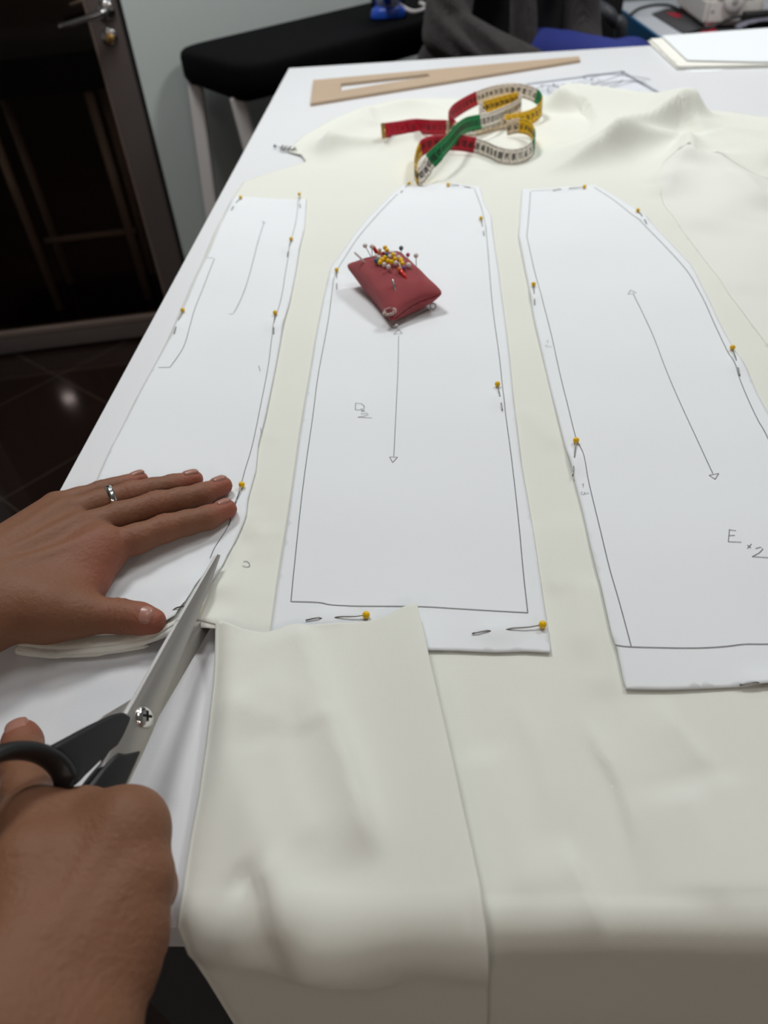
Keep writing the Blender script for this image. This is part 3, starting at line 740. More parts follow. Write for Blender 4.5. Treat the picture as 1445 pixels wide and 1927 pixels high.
cushion_pin((790, 462), (800, 488), 'orange_head', 'orange-headed pin below the pincushion cluster', lift=.003)
cushion_pin((895, 415), (903, 440), 'white_head', 'single white-headed pin right of the pincushion cluster', lift=.003, r=.0026)
cushion_pin((888, 298), (892, 330), 'pink_head', 'rose-headed pin at the back right edge of the pincushion', lift=.003)
cushion_pin((812, 222), (816, 268), 'teal_head', 'grey-blue-headed pin standing at the back of the pincushion', lift=.006, r=.0024)
cushion_pin((980, 308), (1008, 405), 'white_head', 'grey-white-headed pin standing on the right edge of the pincushion', lift=.012, r=.0024)
cushion_pin((402, 195), (460, 282), 'white_head', 'pale-headed pin leaning left at the back of the pincushion', lift=.012, r=.0024)
cushion_pin((480, 205), (478, 282), 'white_head', 'pale-headed pin standing upright beside the left leaning one at the pincushion back', lift=.011, r=.0024)
cushion_pin((568, 243), (572, 276), 'white_head', 'small pearl-headed pin behind the yellow cluster of the pincushion', lift=.005)
def needle(z0, z1, mt, label, rad=.0009, lift=.01, name='sewing_needle', r2=None):
    b = pcw_hit(*zp(*z1)); d = ray(*zp(*z0)); k = ((b+PCN*lift-CAM)@PCN)/(d@PCN); h = CAM + d*k
    dd = (b-h)/np.linalg.norm(b-h)
    return tag(tube_obj(name, [h, h+(b-h)*.15, h+(b-h)*.6, b+dd*.003], [rad*.7, rad, rad, (r2 or rad*.6)], mt, None, 8), label, 'needle' if name == 'sewing_needle' else 'pin')
needle((280, 268), (405, 385), 'white_head', 'thick white needle sticking out left of the red pincushion', .0011, .010)
needle((712, 575), (742, 690), 'steel', 'short steel needle in the middle of the pincushion face', .0011, .006)
needle((492, 200), (548, 295), 'red_clear', 'flat red-headed pin leaning at the back of the pincushion', .0020, .008, 'flat_headed_pin', .0012)
needle((785, 385), (830, 500), 'white_head', 'pale pin lying across the pincushion towards the red tag', .0007, .004)
needle((805, 470), (868, 565), 'red_clear', 'red pointed plastic pin head lying on the pincushion face', .0019, .003, 'flat_headed_pin', .0007)
# safety pin under the cushion
sp = thing('safety_pin', 'open steel safety pin lying under the front edge of the red pincushion', 'safety pin')
a = ath(*zp(765, 1092), 6); b = ath(*zp(1145, 905), 7)
tube_obj('wire', [a, b], .0005, 'pinsteel', sp, 6)
cc = ath(*zp(1172, 880), 8.5); ring_ = [cc + .0028*(math.cos(t)*CR + math.sin(t)*CU) for t in np.linspace(0, 2*math.pi, 19)]
tube_obj('coil', ring_, .0006, 'pinsteel', sp, 6)
v, f = sphere(ath(*zp(745, 1098), 6.5), .0026, 10, 6, (1.3, .8, .6)); mesh_obj('clasp', v, f, 'steel', sp)
# ---------------------------------------------------------------- tape measure
z3 = lambda x, y: (680+x/3.6125, 120+y/3.6125)
def tape_node(x, y, ex=0.0):
    px, py = z3(x, y); z = .012
    for _ in range(4):
        Q = at(px, py, TZ+z); z = float(hc(np.array([Q[:2]]))[0]) + .0104 + ex/1000
    return at(px, py, TZ+z)
TW = .0205
tape = thing('tape_measure', 'coiled dressmaking tape measure in red, white, green and yellow sections on the cloth', 'tape measure')
TAPE_SEC = {'red': 0, 'white': 1, 'green': 2, 'yellow': 3, 'beige': 4}
FONT = {'0': [[(0, 0), (1, 0), (1, 2), (0, 2), (0, 0)]], '1': [[(.3, 1.6), (.6, 2), (.6, 0)]], '2': [[(0, 2), (1, 2), (1, 1), (0, 0), (1, 0)]], '3': [[(0, 2), (1, 2), (.4, 1.1), (1, .6), (.6, 0), (0, .1)]],
        '4': [[(.8, 0), (.8, 2), (0, .6), (1, .6)]], '5': [[(1, 2), (0, 2), (0, 1.1), (1, 1), (1, 0), (0, 0)]], '6': [[(1, 2), (0, 1), (0, 0), (1, 0), (1, 1), (0, 1)]], '7': [[(0, 2), (1, 2), (.4, 0)]],
        '8': [[(0, 0), (1, 0), (1, 2), (0, 2), (0, 0)], [(0, 1), (1, 1)]], '9': [[(1, 1), (0, 1), (0, 2), (1, 2), (1, .8), (.6, 0)]]}
def ribbon(nodes, start, vdir=1):
    # nodes: (x, y, lift, lean, colour of the stretch that follows)
    C = [tape_node(n[0], n[1], n[2]) for n in nodes]; per = 10
    P = smooth_pts(C, per); lean = np.interp(np.linspace(0, len(nodes)-1, len(P)), range(len(nodes)), [n[3] for n in nodes])
    cols = [nodes[min(i//per, len(nodes)-2)][4] for i in range(len(P)-1)]
    P = np.array(P); T = np.gradient(P, axis=0); T /= np.linalg.norm(T, axis=1)[:, None]
    Wd = []
    for t, ln in zip(T, lean):
        up = np.array([0, 0, 1.]) - t*t[2]; up /= np.linalg.norm(up)
        sd = np.cross(t, up)
        if sd @ (P.mean(0)-CAM) < 0: sd = -sd        # lean away from the viewer side of the loop
        a = math.radians(ln); w = math.cos(a)*up + math.sin(a)*np.array([0, 1, 0]); w -= t*(w@t); w /= np.linalg.norm(w); Wd.append(w)
    Wd = np.array(Wd); V = []; Fc = []; fm = []
    K = 5
    for i in range(len(P)):
        for k in range(K): V.append(P[i] + Wd[i]*TW*(k/(K-1)-.5))
    for i in range(len(P)-1):
        for k in range(K-1):
            Fc.append((i*K+k, (i+1)*K+k, (i+1)*K+k+1, i*K+k+1)); fm.append(TAPE_SEC[cols[i]])
    S_ = np.concatenate([[0], np.cumsum(np.linalg.norm(np.diff(P, axis=0), axis=1))])
    pv, pf = [], []
    def put(pts, wd):
        for (s0, w0), (s1, w1) in zip(pts[:-1], pts[1:]):
            dv = np.array([s1-s0, w1-w0]); l = np.linalg.norm(dv)
            if l < 1e-6: continue
            nn = np.array([-dv[1], dv[0]])/l*wd/2
            q = []
            for s, w in ((s0+nn[0], w0+nn[1]), (s1+nn[0], w1+nn[1]), (s1-nn[0], w1-nn[1]), (s0-nn[0], w0-nn[1])):
                s = min(max(s, 0), S_[-1]-1e-6); p = np.array([np.interp(s, S_, P[:, j]) for j in range(3)]); ww = np.array([np.interp(s, S_, Wd[:, j]) for j in range(3)])
                tt = np.array([np.interp(s, S_, T[:, j]) for j in range(3)]); nrm = np.cross(tt, ww); nrm /= np.linalg.norm(nrm)
                if nrm @ (CAM-p) < 0: nrm = -nrm
                q.append(p + ww*w + nrm*.00045)
            o = len(pv); pv.extend(q); pf.append((o, o+1, o+2, o+3))
    ncm = int(S_[-1]/.01)
    for c in range(ncm):
        s = c*.01
        put([(s+.001, -TW*.48), (s+.001, TW*.48)], .0006)
        for j in range(1, 10):
            put([(s+j*.001, TW*.48), (s+j*.001, TW*(.34 if j != 5 else .26))], .00035); put([(s+j*.001, -TW*.48), (s+j*.001, -TW*(.36 if j != 5 else .28))], .00035)
        num = str((start+c) % 150+1)
        for di, ch in enumerate(num):
            for ln in FONT[ch]:
                put([(s+.0026+di*.0030+x*.0021 if len(num) > 1 else s+.004+x*.003, (y-1)*.0036) for x, y in ln], .0013)
    return V, Fc, fm, pv, pf, P, Wd, T
N1 = [(152, 455, 0, 14, 'red'), (260, 440, 0, 14, 'red'), (360, 425, 0, 14, 'red'), (470, 432, 0, 14, 'red'), (575, 434, 0, 14, 'beige'), (660, 445, 0, 26, 'white'), (770, 443, 0, 30, 'beige'), (880, 415, 0, 30, 'beige'), (980, 396, 0, 26, 'yellow'), (1080, 380, 1, 20, 'yellow'), (1170, 352, 3, 16, 'yellow'),
      (1222, 305, 7, 14, 'yellow'), (1222, 262, 12, 12, 'green'), (1185, 218, 17, 12, 'white'), (1110, 188, 21, 12, 'white'), (1030, 178, 23, 14, 'white'), (950, 184, 24, 14, 'white'), (870, 203, 24, 14, 'white'), (785, 235, 23, 14, 'red'), (690, 285, 19, 14, 'red'), (620, 335, 14, 14, 'red'), (592, 385, 9, 14, 'red'), (610, 425, 4, 20, 'beige'), (640, 445, 1, 20, 'beige')]
N2 = [(985, 438, 2, 16, 'beige'), (1070, 422, 5, 14, 'yellow'), (1140, 440, 6, 12, 'yellow'), (1172, 490, 6, 12, 'green'), (1180, 535, 4, 12, 'green'), (1165, 575, 2, 14, 'white'), (1105, 618, 0, 14, 'white'), (1020, 634, 0, 14, 'white'), (930, 618, 0, 14, 'white'), (850, 582, 0, 14, 'white'), (772, 556, 2, 14, 'red'), (680, 540, 4, 14, 'red'),
      (560, 535, 6, 14, 'red'), (470, 545, 6, 14, 'red'), (405, 580, 4, 14, 'yellow'), (372, 650, 2, 14, 'yellow'), (362, 725, 2, 16, 'yellow'), (392, 765, 3, 26, 'white'), (440, 715, 8, 24, 'white'), (468, 665, 14, 22, 'green'), (540, 590, 22, 22, 'green'), (610, 515, 26, 22, 'green'), (660, 455, 24, 24, 'green'), (720, 415, 18, 26, 'green'), (810, 395, 14, 28, 'white'),
      (890, 375, 12, 20, 'white'), (960, 345, 9, 14, 'white'), (1040, 308, 10, 12, 'white'), (1085, 272, 12, 10, 'white'), (1062, 243, 14, 10, 'yellow'), (980, 258, 14, 10, 'yellow'), (890, 284, 13, 10, 'yellow'), (830, 304, 12, 12, 'white'), (800, 335, 10, 20, 'white'), (840, 370, 10, 20, 'white')]
Vt, Ft, Mt_, PVt, PFt = [], [], [], [], []
for nodes, st in ((N1, 0), (N2, 60)):
    V, Fc, fm, pv, pf, P, Wd, T = ribbon(nodes, st)
    o = len(Vt); Vt += V; Ft += [tuple(i+o for i in q) for q in Fc]; Mt_ += fm
    o = len(PVt); PVt += pv; PFt += [tuple(i+o for i in q) for q in pf]
    if st == 0: endP, endW, endT = P[0], Wd[0], T[0]
tr = mesh_obj('tape', Vt, Ft, ['tape_red', 'tape_white', 'tape_green', 'tape_yellow', 'tape_beige'], tape, fm=Mt_)
s_ = tr.modifiers.new('thickness', 'SOLIDIFY'); s_.thickness = .0005; s_.offset = 0
mesh_obj('printed_scale', PVt, PFt, 'ink', tape, smooth=False)
bm = bmesh.new()
M4 = Matrix([[endT[i], endW[i], np.cross(endT, endW)[i], endP[i]] for i in range(3)] + [[0, 0, 0, 1]])
r = bmesh.ops.create_cube(bm, size=1, matrix=M4 @ Matrix.Translation((-.001, 0, 0)) @ Matrix.Diagonal((.007, TW*1.03, .0022, 1)))
bmesh.ops.bevel(bm, geom=bm.edges[:], offset=.0006, segments=2, affect='EDGES')
v, f = sphere(endP + np.cross(endT, endW)*(.0013 if np.cross(endT, endW)@(CAM-endP) > 0 else -.0013), .0022, 10, 6)
bm_obj('metal_end', bm, 'brass', tape, True, 40); mesh_obj('rivet', v, f, 'brass', tape)
# ---------------------------------------------------------------- wooden set square
sq = thing('set_square', 'long thin wooden triangular set square with a slot, lying at the back of the table', 'set square')
q2 = lambda x, y: at(560+x/1.633, y/1.633, TZ+.003)
OUT = [q2(40, 322), q2(48, 250), q2(864, 177), q2(868, 188)]
INN = [q2(131, 283), q2(134, 261), q2(400, 231), q2(408, 238)]
V = []; Fc = []
for z in (.0005, .0055):
    for P in (OUT, INN): V += [np.array([p[0], p[1], TZ+z]) for p in P]
for i in range(4):
    j = (i+1) % 4
    Fc += [(8+i, 8+j, 12+j, 12+i), (i, 4+i, 4+j, j), (i, j, 8+j, 8+i), (4+i, 12+i, 12+j, 4+j)]
mesh_obj('plywood_plate', V, Fc, 'wood', sq, smooth=False)
# ---------------------------------------------------------------- printed sheet partly under the cloth
ps = thing('printed_sheet', 'printed grey pattern sheet with a ruled edge sticking out from under the bunched cloth', 'sheet')
c = [at(x, y)[:2] for x, y in ((960, 160), (1176, 132), (1264, 184), (1150, 215), (1000, 215))]
flat1 = lambda P: np.full(len(P), .0006)
sheet('paper_sheet', c, flat1, 'paper_grey', ps, step=.02, thick=.0002, dr=False)
lines = []
A2, B2 = at(985, 158)[:2], at(1174, 133)[:2]; dn = at(1185, 145)[:2]-at(1174, 134)[:2]; dn /= np.linalg.norm(dn)
lines.append([A2+dn*.006, B2+dn*.006])
for t in np.linspace(0.02, .98, 60): p = A2+(B2-A2)*t; lines.append([p+dn*.006, p+dn*.016])
C2 = at(1262, 183)[:2]; e = (C2-B2)
for t in np.linspace(.05, .95, 34): p = B2+e*t; i_ = (A2-B2)/np.linalg.norm(A2-B2); lines.append([p+i_*.006, p+i_*.014])
lines.append([B2+e*.03+(A2-B2)*.03, B2+e*.98+(A2-B2)*.03])
for k in range(9):
    o = B2 + e*random.uniform(.12, .7) + (A2-B2)*random.uniform(.12, .55); w = random.uniform(.03, .09)
    lines.append([o + np.array([w*math.cos(a), w*.6*math.sin(a*1.3+k)]) for a in np.linspace(0, 3.5, 14)])
for r_ in range(7):
    o = B2 + e*(.2+.07*r_) + (A2-B2)*.32; x = 0
    while x < .16:
        l = random.uniform(.006, .02); lines.append([o+(A2-B2)/np.linalg.norm(A2-B2)*x*.8+0, o+(A2-B2)/np.linalg.norm(A2-B2)*(x+l)*.8]); x += l+.006
strokes('printed_lines', lines, .0022, 'print_grey', ps, flat1, .0003, step=.02)
# ---------------------------------------------------------------- stack of folded paper at the far right
pk = [at(*p)[:2] for p in ((1218, 80), (1273, 132), (1445, 128), (1560, 124), (1560, 50), (1445, 62))]
ctr = np.mean(pk, 0)
for i, (lb, sh, h0, h1) in enumerate((('folded off-white paper at the bottom of the paper stack, far right of the table', (0, 0), .0008, .0030),
       ('folded off-white paper in the middle of the paper stack, far right of the table', (.006, .004), .0036, .0058), ('smooth white paper sheet on top of the paper stack, far right of the table', (.022, .012), .0066, .0090))):
    st = thing('folded_paper', lb, 'paper', 'papers stacked at the far right of the table')
    pp = [np.array(p)+np.array(sh)*(1 if k == 0 else .35) for k, p in enumerate(pk)]
    if i == 2: pp[1] = pp[1] + np.array([.02, .03]); pp[0] = pp[0]+np.array([.01, 0])
    sheet('sheet', pp, (lambda a: (lambda P: a + .0004*np.exp(-((P[:, 0]-pk[0][0])/.05)**2)))(h1), 'paper' if i == 2 else 'paper_cream', st, step=.03, thick=.0016, dr=False)
    if i < 2: sheet('lower_fold', [p+np.array([.003, .006]) for p in pp], (lambda a: (lambda P: np.full(len(P), a)))(h0), 'paper_cream', st, step=.03, thick=.0010, dr=False)
lp = thing('loose_sheet', 'loose white sheet showing under the front of the paper stack', 'paper')
sheet('sheet', [at(*p)[:2] for p in ((1230, 95), (1300, 137), (1357, 135), (1366, 127), (1300, 95))], lambda P: np.full(len(P), .0004), 'paper', lp, step=.03, thick=.0002, dr=False)
# ---------------------------------------------------------------- padded ironing table and iron
ib = thing('ironing_board', 'wide black padded ironing board on grey legs behind the table at the left', 'ironing board')
prof = [iA, iB, iB+iD*1.02, iA+iD*1.02]
def rounded(poly, r, n=6):
    out = []; k = len(poly)
    for i in range(k):
        p0, p1, p2 = poly[i-1][:2], poly[i][:2], poly[(i+1) % k][:2]
        a = (p0-p1)/np.linalg.norm(p0-p1); b = (p2-p1)/np.linalg.norm(p2-p1)
        for t in np.linspace(0, 1, n): out.append((1-t)**2*(p1+a*r) + 2*t*(1-t)*p1 + t*t*(p1+b*r))
    return out
rp_ = rounded(prof, .10); cen = np.mean(rp_, 0); V = []; Fc = []
lev = [(-.085, .03), (-.08, .012), (-.06, .0), (-.02, 0), (-.008, .004), (-.002, .012), (0, .026), (.002, .06)]
n = len(rp_)
for z, ins in lev:
    for p in rp_: d = cen-p; d = d/np.linalg.norm(d); V.append(np.array([*(p+d*ins), IZ+z + (.008*math.sin(p[0]*30) if z < -.05 else 0)]))
for l in range(len(lev)-1):
    for i in range(n): Fc.append((l*n+i, l*n+(i+1) % n, (l+1)*n+(i+1) % n, (l+1)*n+i))
Fc.append(tuple((len(lev)-1)*n+i for i in range(n))); Fc.append(tuple(range(n-1, -1, -1)))
mesh_obj('padded_top', V, Fc, 'pad_black', ib)
for tpx, bpx in (((368, 160), (399, 395)), ((447, 185), (474, 285))):
    T_ = at(tpx[0]-1, tpx[1]-6, IZ-.08); b_ = pl(bpx[0], bpx[1], T_[1]+.01); d_ = b_-T_; F0 = T_+d_*(T_[2]/-d_[2])
    sd = np.cross(d_/np.linalg.norm(d_), [0, 1, 0]); bm = bmesh.new()
    ln = np.linalg.norm(F0-T_); zx = (F0-T_)/ln; xx = np.cross([0, 1, 0], zx); xx /= np.linalg.norm(xx); yy = np.cross(zx, xx)
    M4 = Matrix([[xx[i], yy[i], zx[i], ((T_+F0)/2)[i]] for i in range(3)] + [[0, 0, 0, 1]])
    bmesh.ops.create_cube(bm, size=1, matrix=M4 @ Matrix.Diagonal((.038, .038, ln, 1))); bmesh.ops.bevel(bm, geom=bm.edges[:], offset=.004, segments=2, affect='EDGES')
    bm_obj('leg', bm, 'leg_white', ib, True, 40)
for s2 in (.86,):
    for q in (iA+(iB-iA)*.2, iA+(iB-iA)*.8): tube_obj('leg', [q+iD*s2+np.array([0, 0, -.08]), np.array([*(q+iD*(s2+.05))[:2], 0])], .02, 'leg_white', ib)
ir = thing('steam_iron', 'blue and white steam iron standing on its heel on the black ironing board', 'iron')
I0 = at(731, 33, IZ+.004)
def blob(name, c, prof_, mt, par, sx=1, sy=1, tilt=0):
    V = []; Fc = []; n = 20
    for z, a, b, off in prof_:
        for k in range(n):
            t = 2*math.pi*k/n; cx, sn = math.cos(t), math.sin(t)
            V.append(np.array([c[0]+math.copysign(abs(cx)**.6, cx)*a, c[1]+off+math.copysign(abs(sn)**.6, sn)*b, c[2]+z]))
    for l in range(len(prof_)-1):
        for k in range(n): Fc.append((l*n+k, l*n+(k+1) % n, (l+1)*n+(k+1) % n, (l+1)*n+k))
    Fc.append(tuple(range(n-1, -1, -1))); Fc.append(tuple((len(prof_)-1)*n+k for k in range(n)))
    return mesh_obj(name, V, Fc, mt, par)
blob('heel', I0, [(0, .052, .035, 0), (.004, .056, .038, 0), (.022, .050, .036, 0), (.03, .040, .032, 0)], 'blue_plastic', ir)
blob('body', I0, [(.028, .034, .03, 0), (.08, .038, .032, 0), (.15, .034, .03, 0), (.21, .022, .02, .005), (.245, .006, .006, .012)], 'iron_white', ir)
blob('soleplate', I0+np.array([0, .034, 0]), [(.012, .050, .005, 0), (.10, .056, .005, 0), (.18, .04, .005, 0), (.25, .006, .004, 0)], 'steel', ir)
tube_obj('handle', smooth_pts([I0+np.array(p) for p in ((0, -.02, .05), (0, -.075, .06), (0, -.085, .12), (0, -.06, .18), (0, -.01, .2))], 6), .014, 'blue_plastic', ir, 10)
cu_ = tag(tube_obj('iron_cord', smooth_pts([I0+np.array(p) for p in ((.03, .02, .03), (.07, .0, .012), (.10, .03, .008), (.12, .10, .008), (.10, .18, .008))], 6), .006, 'leg_white', None, 8), 'pale iron cord lying on the black ironing board beside the iron', 'cord')
# ---------------------------------------------------------------- implicit surfaces for figures
def smin(a, b, k):
    h = np.clip(.5+.5*(b-a)/k, 0, 1); return b*(1-h)+a*h-k*h*(1-h)
class SDF:
    def __init__(s, lo, hi, h):
        s.lo = np.array(lo, float); s.h = h; s.n = np.ceil((np.array(hi)-s.lo)/h).astype(int)+1
        s.D = np.full(s.n, 1.0, np.float32)
        s.ax = [s.lo[i]+h*np.arange(s.n[i]) for i in range(3)]
    def sub(s, lo, hi):
        a = np.clip(np.floor((np.array(lo)-s.lo)/s.h).astype(int), 0, s.n-1); b = np.clip(np.ceil((np.array(hi)-s.lo)/s.h).astype(int)+1, 1, s.n)
        return tuple(slice(a[i], max(b[i], a[i]+1)) for i in range(3))
    def pts(s, sl): return np.meshgrid(s.ax[0][sl[0]], s.ax[1][sl[1]], s.ax[2][sl[2]], indexing='ij')
    def cap(s, sl, a, b, ra, rb, sc=None):
        X, Y, Z = s.pts(sl); a = np.array(a, float); b = np.array(b, float)
        ab = b-a; l2 = ab@ab+1e-12
        px, py, pz = X-a[0], Y-a[1], Z-a[2]
        t = np.clip((px*ab[0]+py*ab[1]+pz*ab[2])/l2, 0, 1)
        return np.sqrt((px-t*ab[0])**2+(py-t*ab[1])**2+(pz-t*ab[2])**2) - (ra+(rb-ra)*t)
    def chain(s, nodes, k=.004, kin=.003):
        P = np.array([n[0] for n in nodes]); R = max(n[1] for n in nodes)
        sl = s.sub(P.min(0)-R-k-.012, P.max(0)+R+k+.012)
        d = None
        for (a, ra), (b, rb) in zip(nodes[:-1], nodes[1:]):
            e = s.cap(sl, a, b, ra, rb); d = e if d is None else smin(d, e, kin)
        s.D[sl] = smin(s.D[sl], d.astype(np.float32), k)
    def ell(s, c, r, k=.01, M3=None):
        c = np.array(c, float); r = np.array(r, float); R = r.max()
        sl = s.sub(c-R-k-.01, c+R+k+.01); X, Y, Z = s.pts(sl)
        p = np.stack([X-c[0], Y-c[1], Z-c[2]], -1)
        if M3 is not None: p = p @ M3
        q = np.sqrt(((p/r)**2).sum(-1)); q2 = np.sqrt(((p/(r*r))**2).sum(-1))+1e-9
        s.D[sl] = smin(s.D[sl], (q*(q-1)/q2).astype(np.float32), k)
    def mesh(s, smooth=2):
        D = s.D; n = D.shape; S0 = D < 0
        acc = np.zeros((*[k-1 for k in n], 3)); cnt = np.zeros([k-1 for k in n])
        off = [(0, 0), (0, 1), (1, 0), (1, 1)]
        for ax in range(3):
            o1, o2 = [k for k in range(3) if k != ax]
            for u, v in off:
                sa = [None]*3; sb = [None]*3
                sa[ax] = slice(0, -1); sb[ax] = slice(1, None)
                for oo, q in ((o1, u), (o2, v)): sa[oo] = sb[oo] = slice(q, n[oo]-1+q)
                d0, d1 = D[tuple(sa)], D[tuple(sb)]; mk = (d0 < 0) != (d1 < 0)
                t = np.where(mk, d0/(d0-d1+1e-20), 0)
                acc[..., ax] += np.where(mk, t, 0); acc[..., o1] += np.where(mk, u, 0); acc[..., o2] += np.where(mk, v, 0); cnt += mk
        cell = cnt > 0; idx = -np.ones(cell.shape, int); idx[cell] = np.arange(cell.sum())
        ijk = np.argwhere(cell); V = s.lo + s.h*(ijk + acc[cell]/cnt[cell][:, None])
        Fc = []
        for ax in range(3):
            o1, o2 = [(1, 2), (2, 0), (0, 1)][ax]
            sa = [slice(1, -1)]*3; sb = [slice(1, -1)]*3; sa[ax] = slice(0, -1); sb[ax] = slice(1, None)
            m0 = S0[tuple(sa)]; m1 = S0[tuple(sb)]
            base = np.argwhere(m0 != m1)
            if len(base) == 0: continue
            flip = m0[tuple(base.T)]
            b = base.copy(); b[:, o1] += 1; b[:, o2] += 1
            def g(d1, d2):
                c = b.copy(); c[:, o1] -= d1; c[:, o2] -= d2; return idx[tuple(c.T)]
            q = np.stack([g(1, 1), g(0, 1), g(0, 0), g(1, 0)], 1)
            q[~flip] = q[~flip][:, ::-1]; Fc.append(q)
        Fc = np.vstack(Fc); Fc = Fc[(Fc >= 0).all(1)]
        for _ in range(smooth):
            sm = np.zeros_like(V); c = np.zeros(len(V))
            for a_, b_ in ((0, 1), (1, 2), (2, 3), (3, 0)):
                np.add.at(sm, Fc[:, a_], V[Fc[:, b_]]); np.add.at(c, Fc[:, a_], 1); np.add.at(sm, Fc[:, b_], V[Fc[:, a_]]); np.add.at(c, Fc[:, b_], 1)
            V = V*.5 + .5*sm/np.maximum(c, 1)[:, None]
        return V, Fc
def np_mesh(name, V, Fc, mt, parent=None):
    me = bpy.data.meshes.new(name); me.vertices.add(len(V)); me.vertices.foreach_set('co', np.asarray(V, np.float32).ravel())
    me.loops.add(len(Fc)*4); me.loops.foreach_set('vertex_index', np.asarray(Fc, np.int32).ravel())
    me.polygons.add(len(Fc)); me.polygons.foreach_set('loop_start', np.arange(0, len(Fc)*4, 4, dtype=np.int32))
    me.polygons.foreach_set('use_smooth', np.ones(len(Fc), bool)); me.update(calc_edges=True); me.validate()
    me.materials.append(MT[mt]); o = bpy.data.objects.new(name, me); COL.objects.link(o)
    if parent is not None: o.parent = parent
    return o
# ---------------------------------------------------------------- scissors
SP = ath(260, 1355, 32); ST = ath(404, 1051, 15)
sa = (ST-SP)/np.linalg.norm(ST-SP); SL = np.linalg.norm(ST-SP)
sb = np.array([0, 0, 1.]) - sa*sa[2]; sb /= np.linalg.norm(sb); snv = np.cross(sa, sb)
if snv[0] < 0: snv = -snv
TAU = math.radians(32); sb, snv = math.cos(TAU)*sb - math.sin(TAU)*snv, math.cos(TAU)*snv + math.sin(TAU)*sb
def sc2(px, py):
    d = ray(px, py); t = ((SP-CAM)@snv)/(d@snv); Q = CAM+d*t-SP; return np.array([Q@sa, Q@sb])
def S3(p, n=0.): return SP + sa*p[0] + sb*p[1] + snv*n
sc = thing('scissors', 'black-handled steel dressmaking scissors cutting along the left paper pattern', 'scissors')
def extrude(poly, n0, n1, name, mats, par, bev=.0004, topmat=None, seg=2):
    bm = bmesh.new(); vs = [bm.verts.new(S3(p, n0)) for p in poly]; fc = bm.faces.new(vs)
    r = bmesh.ops.extrude_face_region(bm, geom=[fc]); vv = [g for g in r['geom'] if isinstance(g, bmesh.types.BMVert)]
    bmesh.ops.translate(bm, verts=vv, vec=Vector(snv*(n1-n0))); bmesh.ops.recalc_face_normals(bm, faces=bm.faces[:])
    if bev: bmesh.ops.bevel(bm, geom=bm.edges[:], offset=bev, segments=seg, affect='EDGES', profile=.5)
    bm.normal_update()
    if topmat is not None:
        for f in bm.faces:
            if f.normal.dot(Vector(sb)) > .8 and f.calc_area() > 2e-5: f.material_index = topmat
    return bm_obj(name, bm, mats, par, True, 35)
mmv = lambda L: [np.array(p)/1000 for p in L]
LL = SL*1000
ub = mmv([(-38, 4.5), (-34, 8), (-16, 9.2), (-8, 9.2), (LL*.5, 5.6), (LL, 1.6), (LL+1.5, -.6), (LL*.85, -2.3), (LL*.5, -4.6), (14, -6.0), (9, -7.2), (-4, -7.6), (-20, -7.6), (-38, -7)])
extrude(ub, .0002, .0042, 'upper_blade', ['blade', 'spine_lit'], sc, .00035, 1)
th9 = math.radians(-9.2); c9, s9 = math.cos(th9), math.sin(th9)
rot9 = lambda L: [np.array([p[0]*c9-p[1]*s9, p[0]*s9+p[1]*c9]) for p in L]
lb_ = rot9(mmv([(-30, 12), (-24, 17), (-12, 15), (4, 9.5), (16, 5.5), (LL*.5, 3.8), (LL*.86, 1.5), (LL*.90, -1), (LL*.78, -3), (LL*.4, -6), (14, -8), (0, -8.5), (-14, -7)]))
extrude(lb_, -.0028, 0, 'lower_blade', ['blade', 'spine_lit'], sc, .00035, 1)
# screw
sw_ = thing('pivot_screw', '', 'x'); del sw_['label'], sw_['category']; sw_.parent = sc
V, Fc = [], []; nseg = 24; prof_ = [(.0054, .0030), (.0054, .0036), (.0050, .0044), (.0040, .0050), (.0024, .0054), (.0004, .0055)]
for r_, n_ in [(a_, b_+.0011) for a_, b_ in prof_]:
    for k in range(nseg): t = 2*math.pi*k/nseg; V.append(S3((r_*math.cos(t), r_*math.sin(t)), n_))
for l in range(len(prof_)-1):
    for k in range(nseg): Fc.append((l*nseg+k, l*nseg+(k+1) % nseg, (l+1)*nseg+(k+1) % nseg, (l+1)*nseg+k))
mesh_obj('screw_head', V, Fc, 'silver', sw_)
for a in (.5, .5+math.pi/2):
    u = np.array([math.cos(a), math.sin(a)])*.0026; w = np.array([-math.sin(a), math.cos(a)])*.0006
    q = [S3((s*u+t*w), .00685) for s, t in ((-1, -1), (1, -1), (1, 1), (-1, 1))] + [S3((s*u+t*w), .0056) for s, t in ((-1, -1), (1, -1), (1, 1), (-1, 1))]
    mesh_obj('slot', q, [(0, 1, 2, 3), (0, 4, 5, 1), (1, 5, 6, 2), (2, 6, 7, 3), (3, 7, 4, 0)], 'black_gap', sw_, smooth=False)
z6 = lambda x, y: sc2(x/3.1413, 1020+y/3.1413)
uh = [z6(*p) for p in [(640, 1028), (700, 1016), (752, 1042), (738, 1090), (705, 1165), (668, 1228), (560, 1312), (470, 1400), (430, 1445), (385, 1470), (388, 1400), (370, 1330), (320, 1270), (270, 1235), (300, 1203), (420, 1140), (540, 1075)]]
handle_u = thing('thumb_handle', '', 'x'); del handle_u['label'], handle_u['category']; handle_u.parent = sc
extrude(uh, -.0065, .0045, 'handle_arm', ['plastic_black'], handle_u, .0022, seg=4)
rc = sc2(40, 1478); E1 = sc2(124, 1478)-rc; E2 = sc2(46, 1411)-rc
ring = [S3(rc + E1*1.03*math.cos(t) + E2*math.sin(t), -.001-.030*max(0, -math.sin(t)+.15)) for t in np.linspace(0, 2*math.pi, 61)]
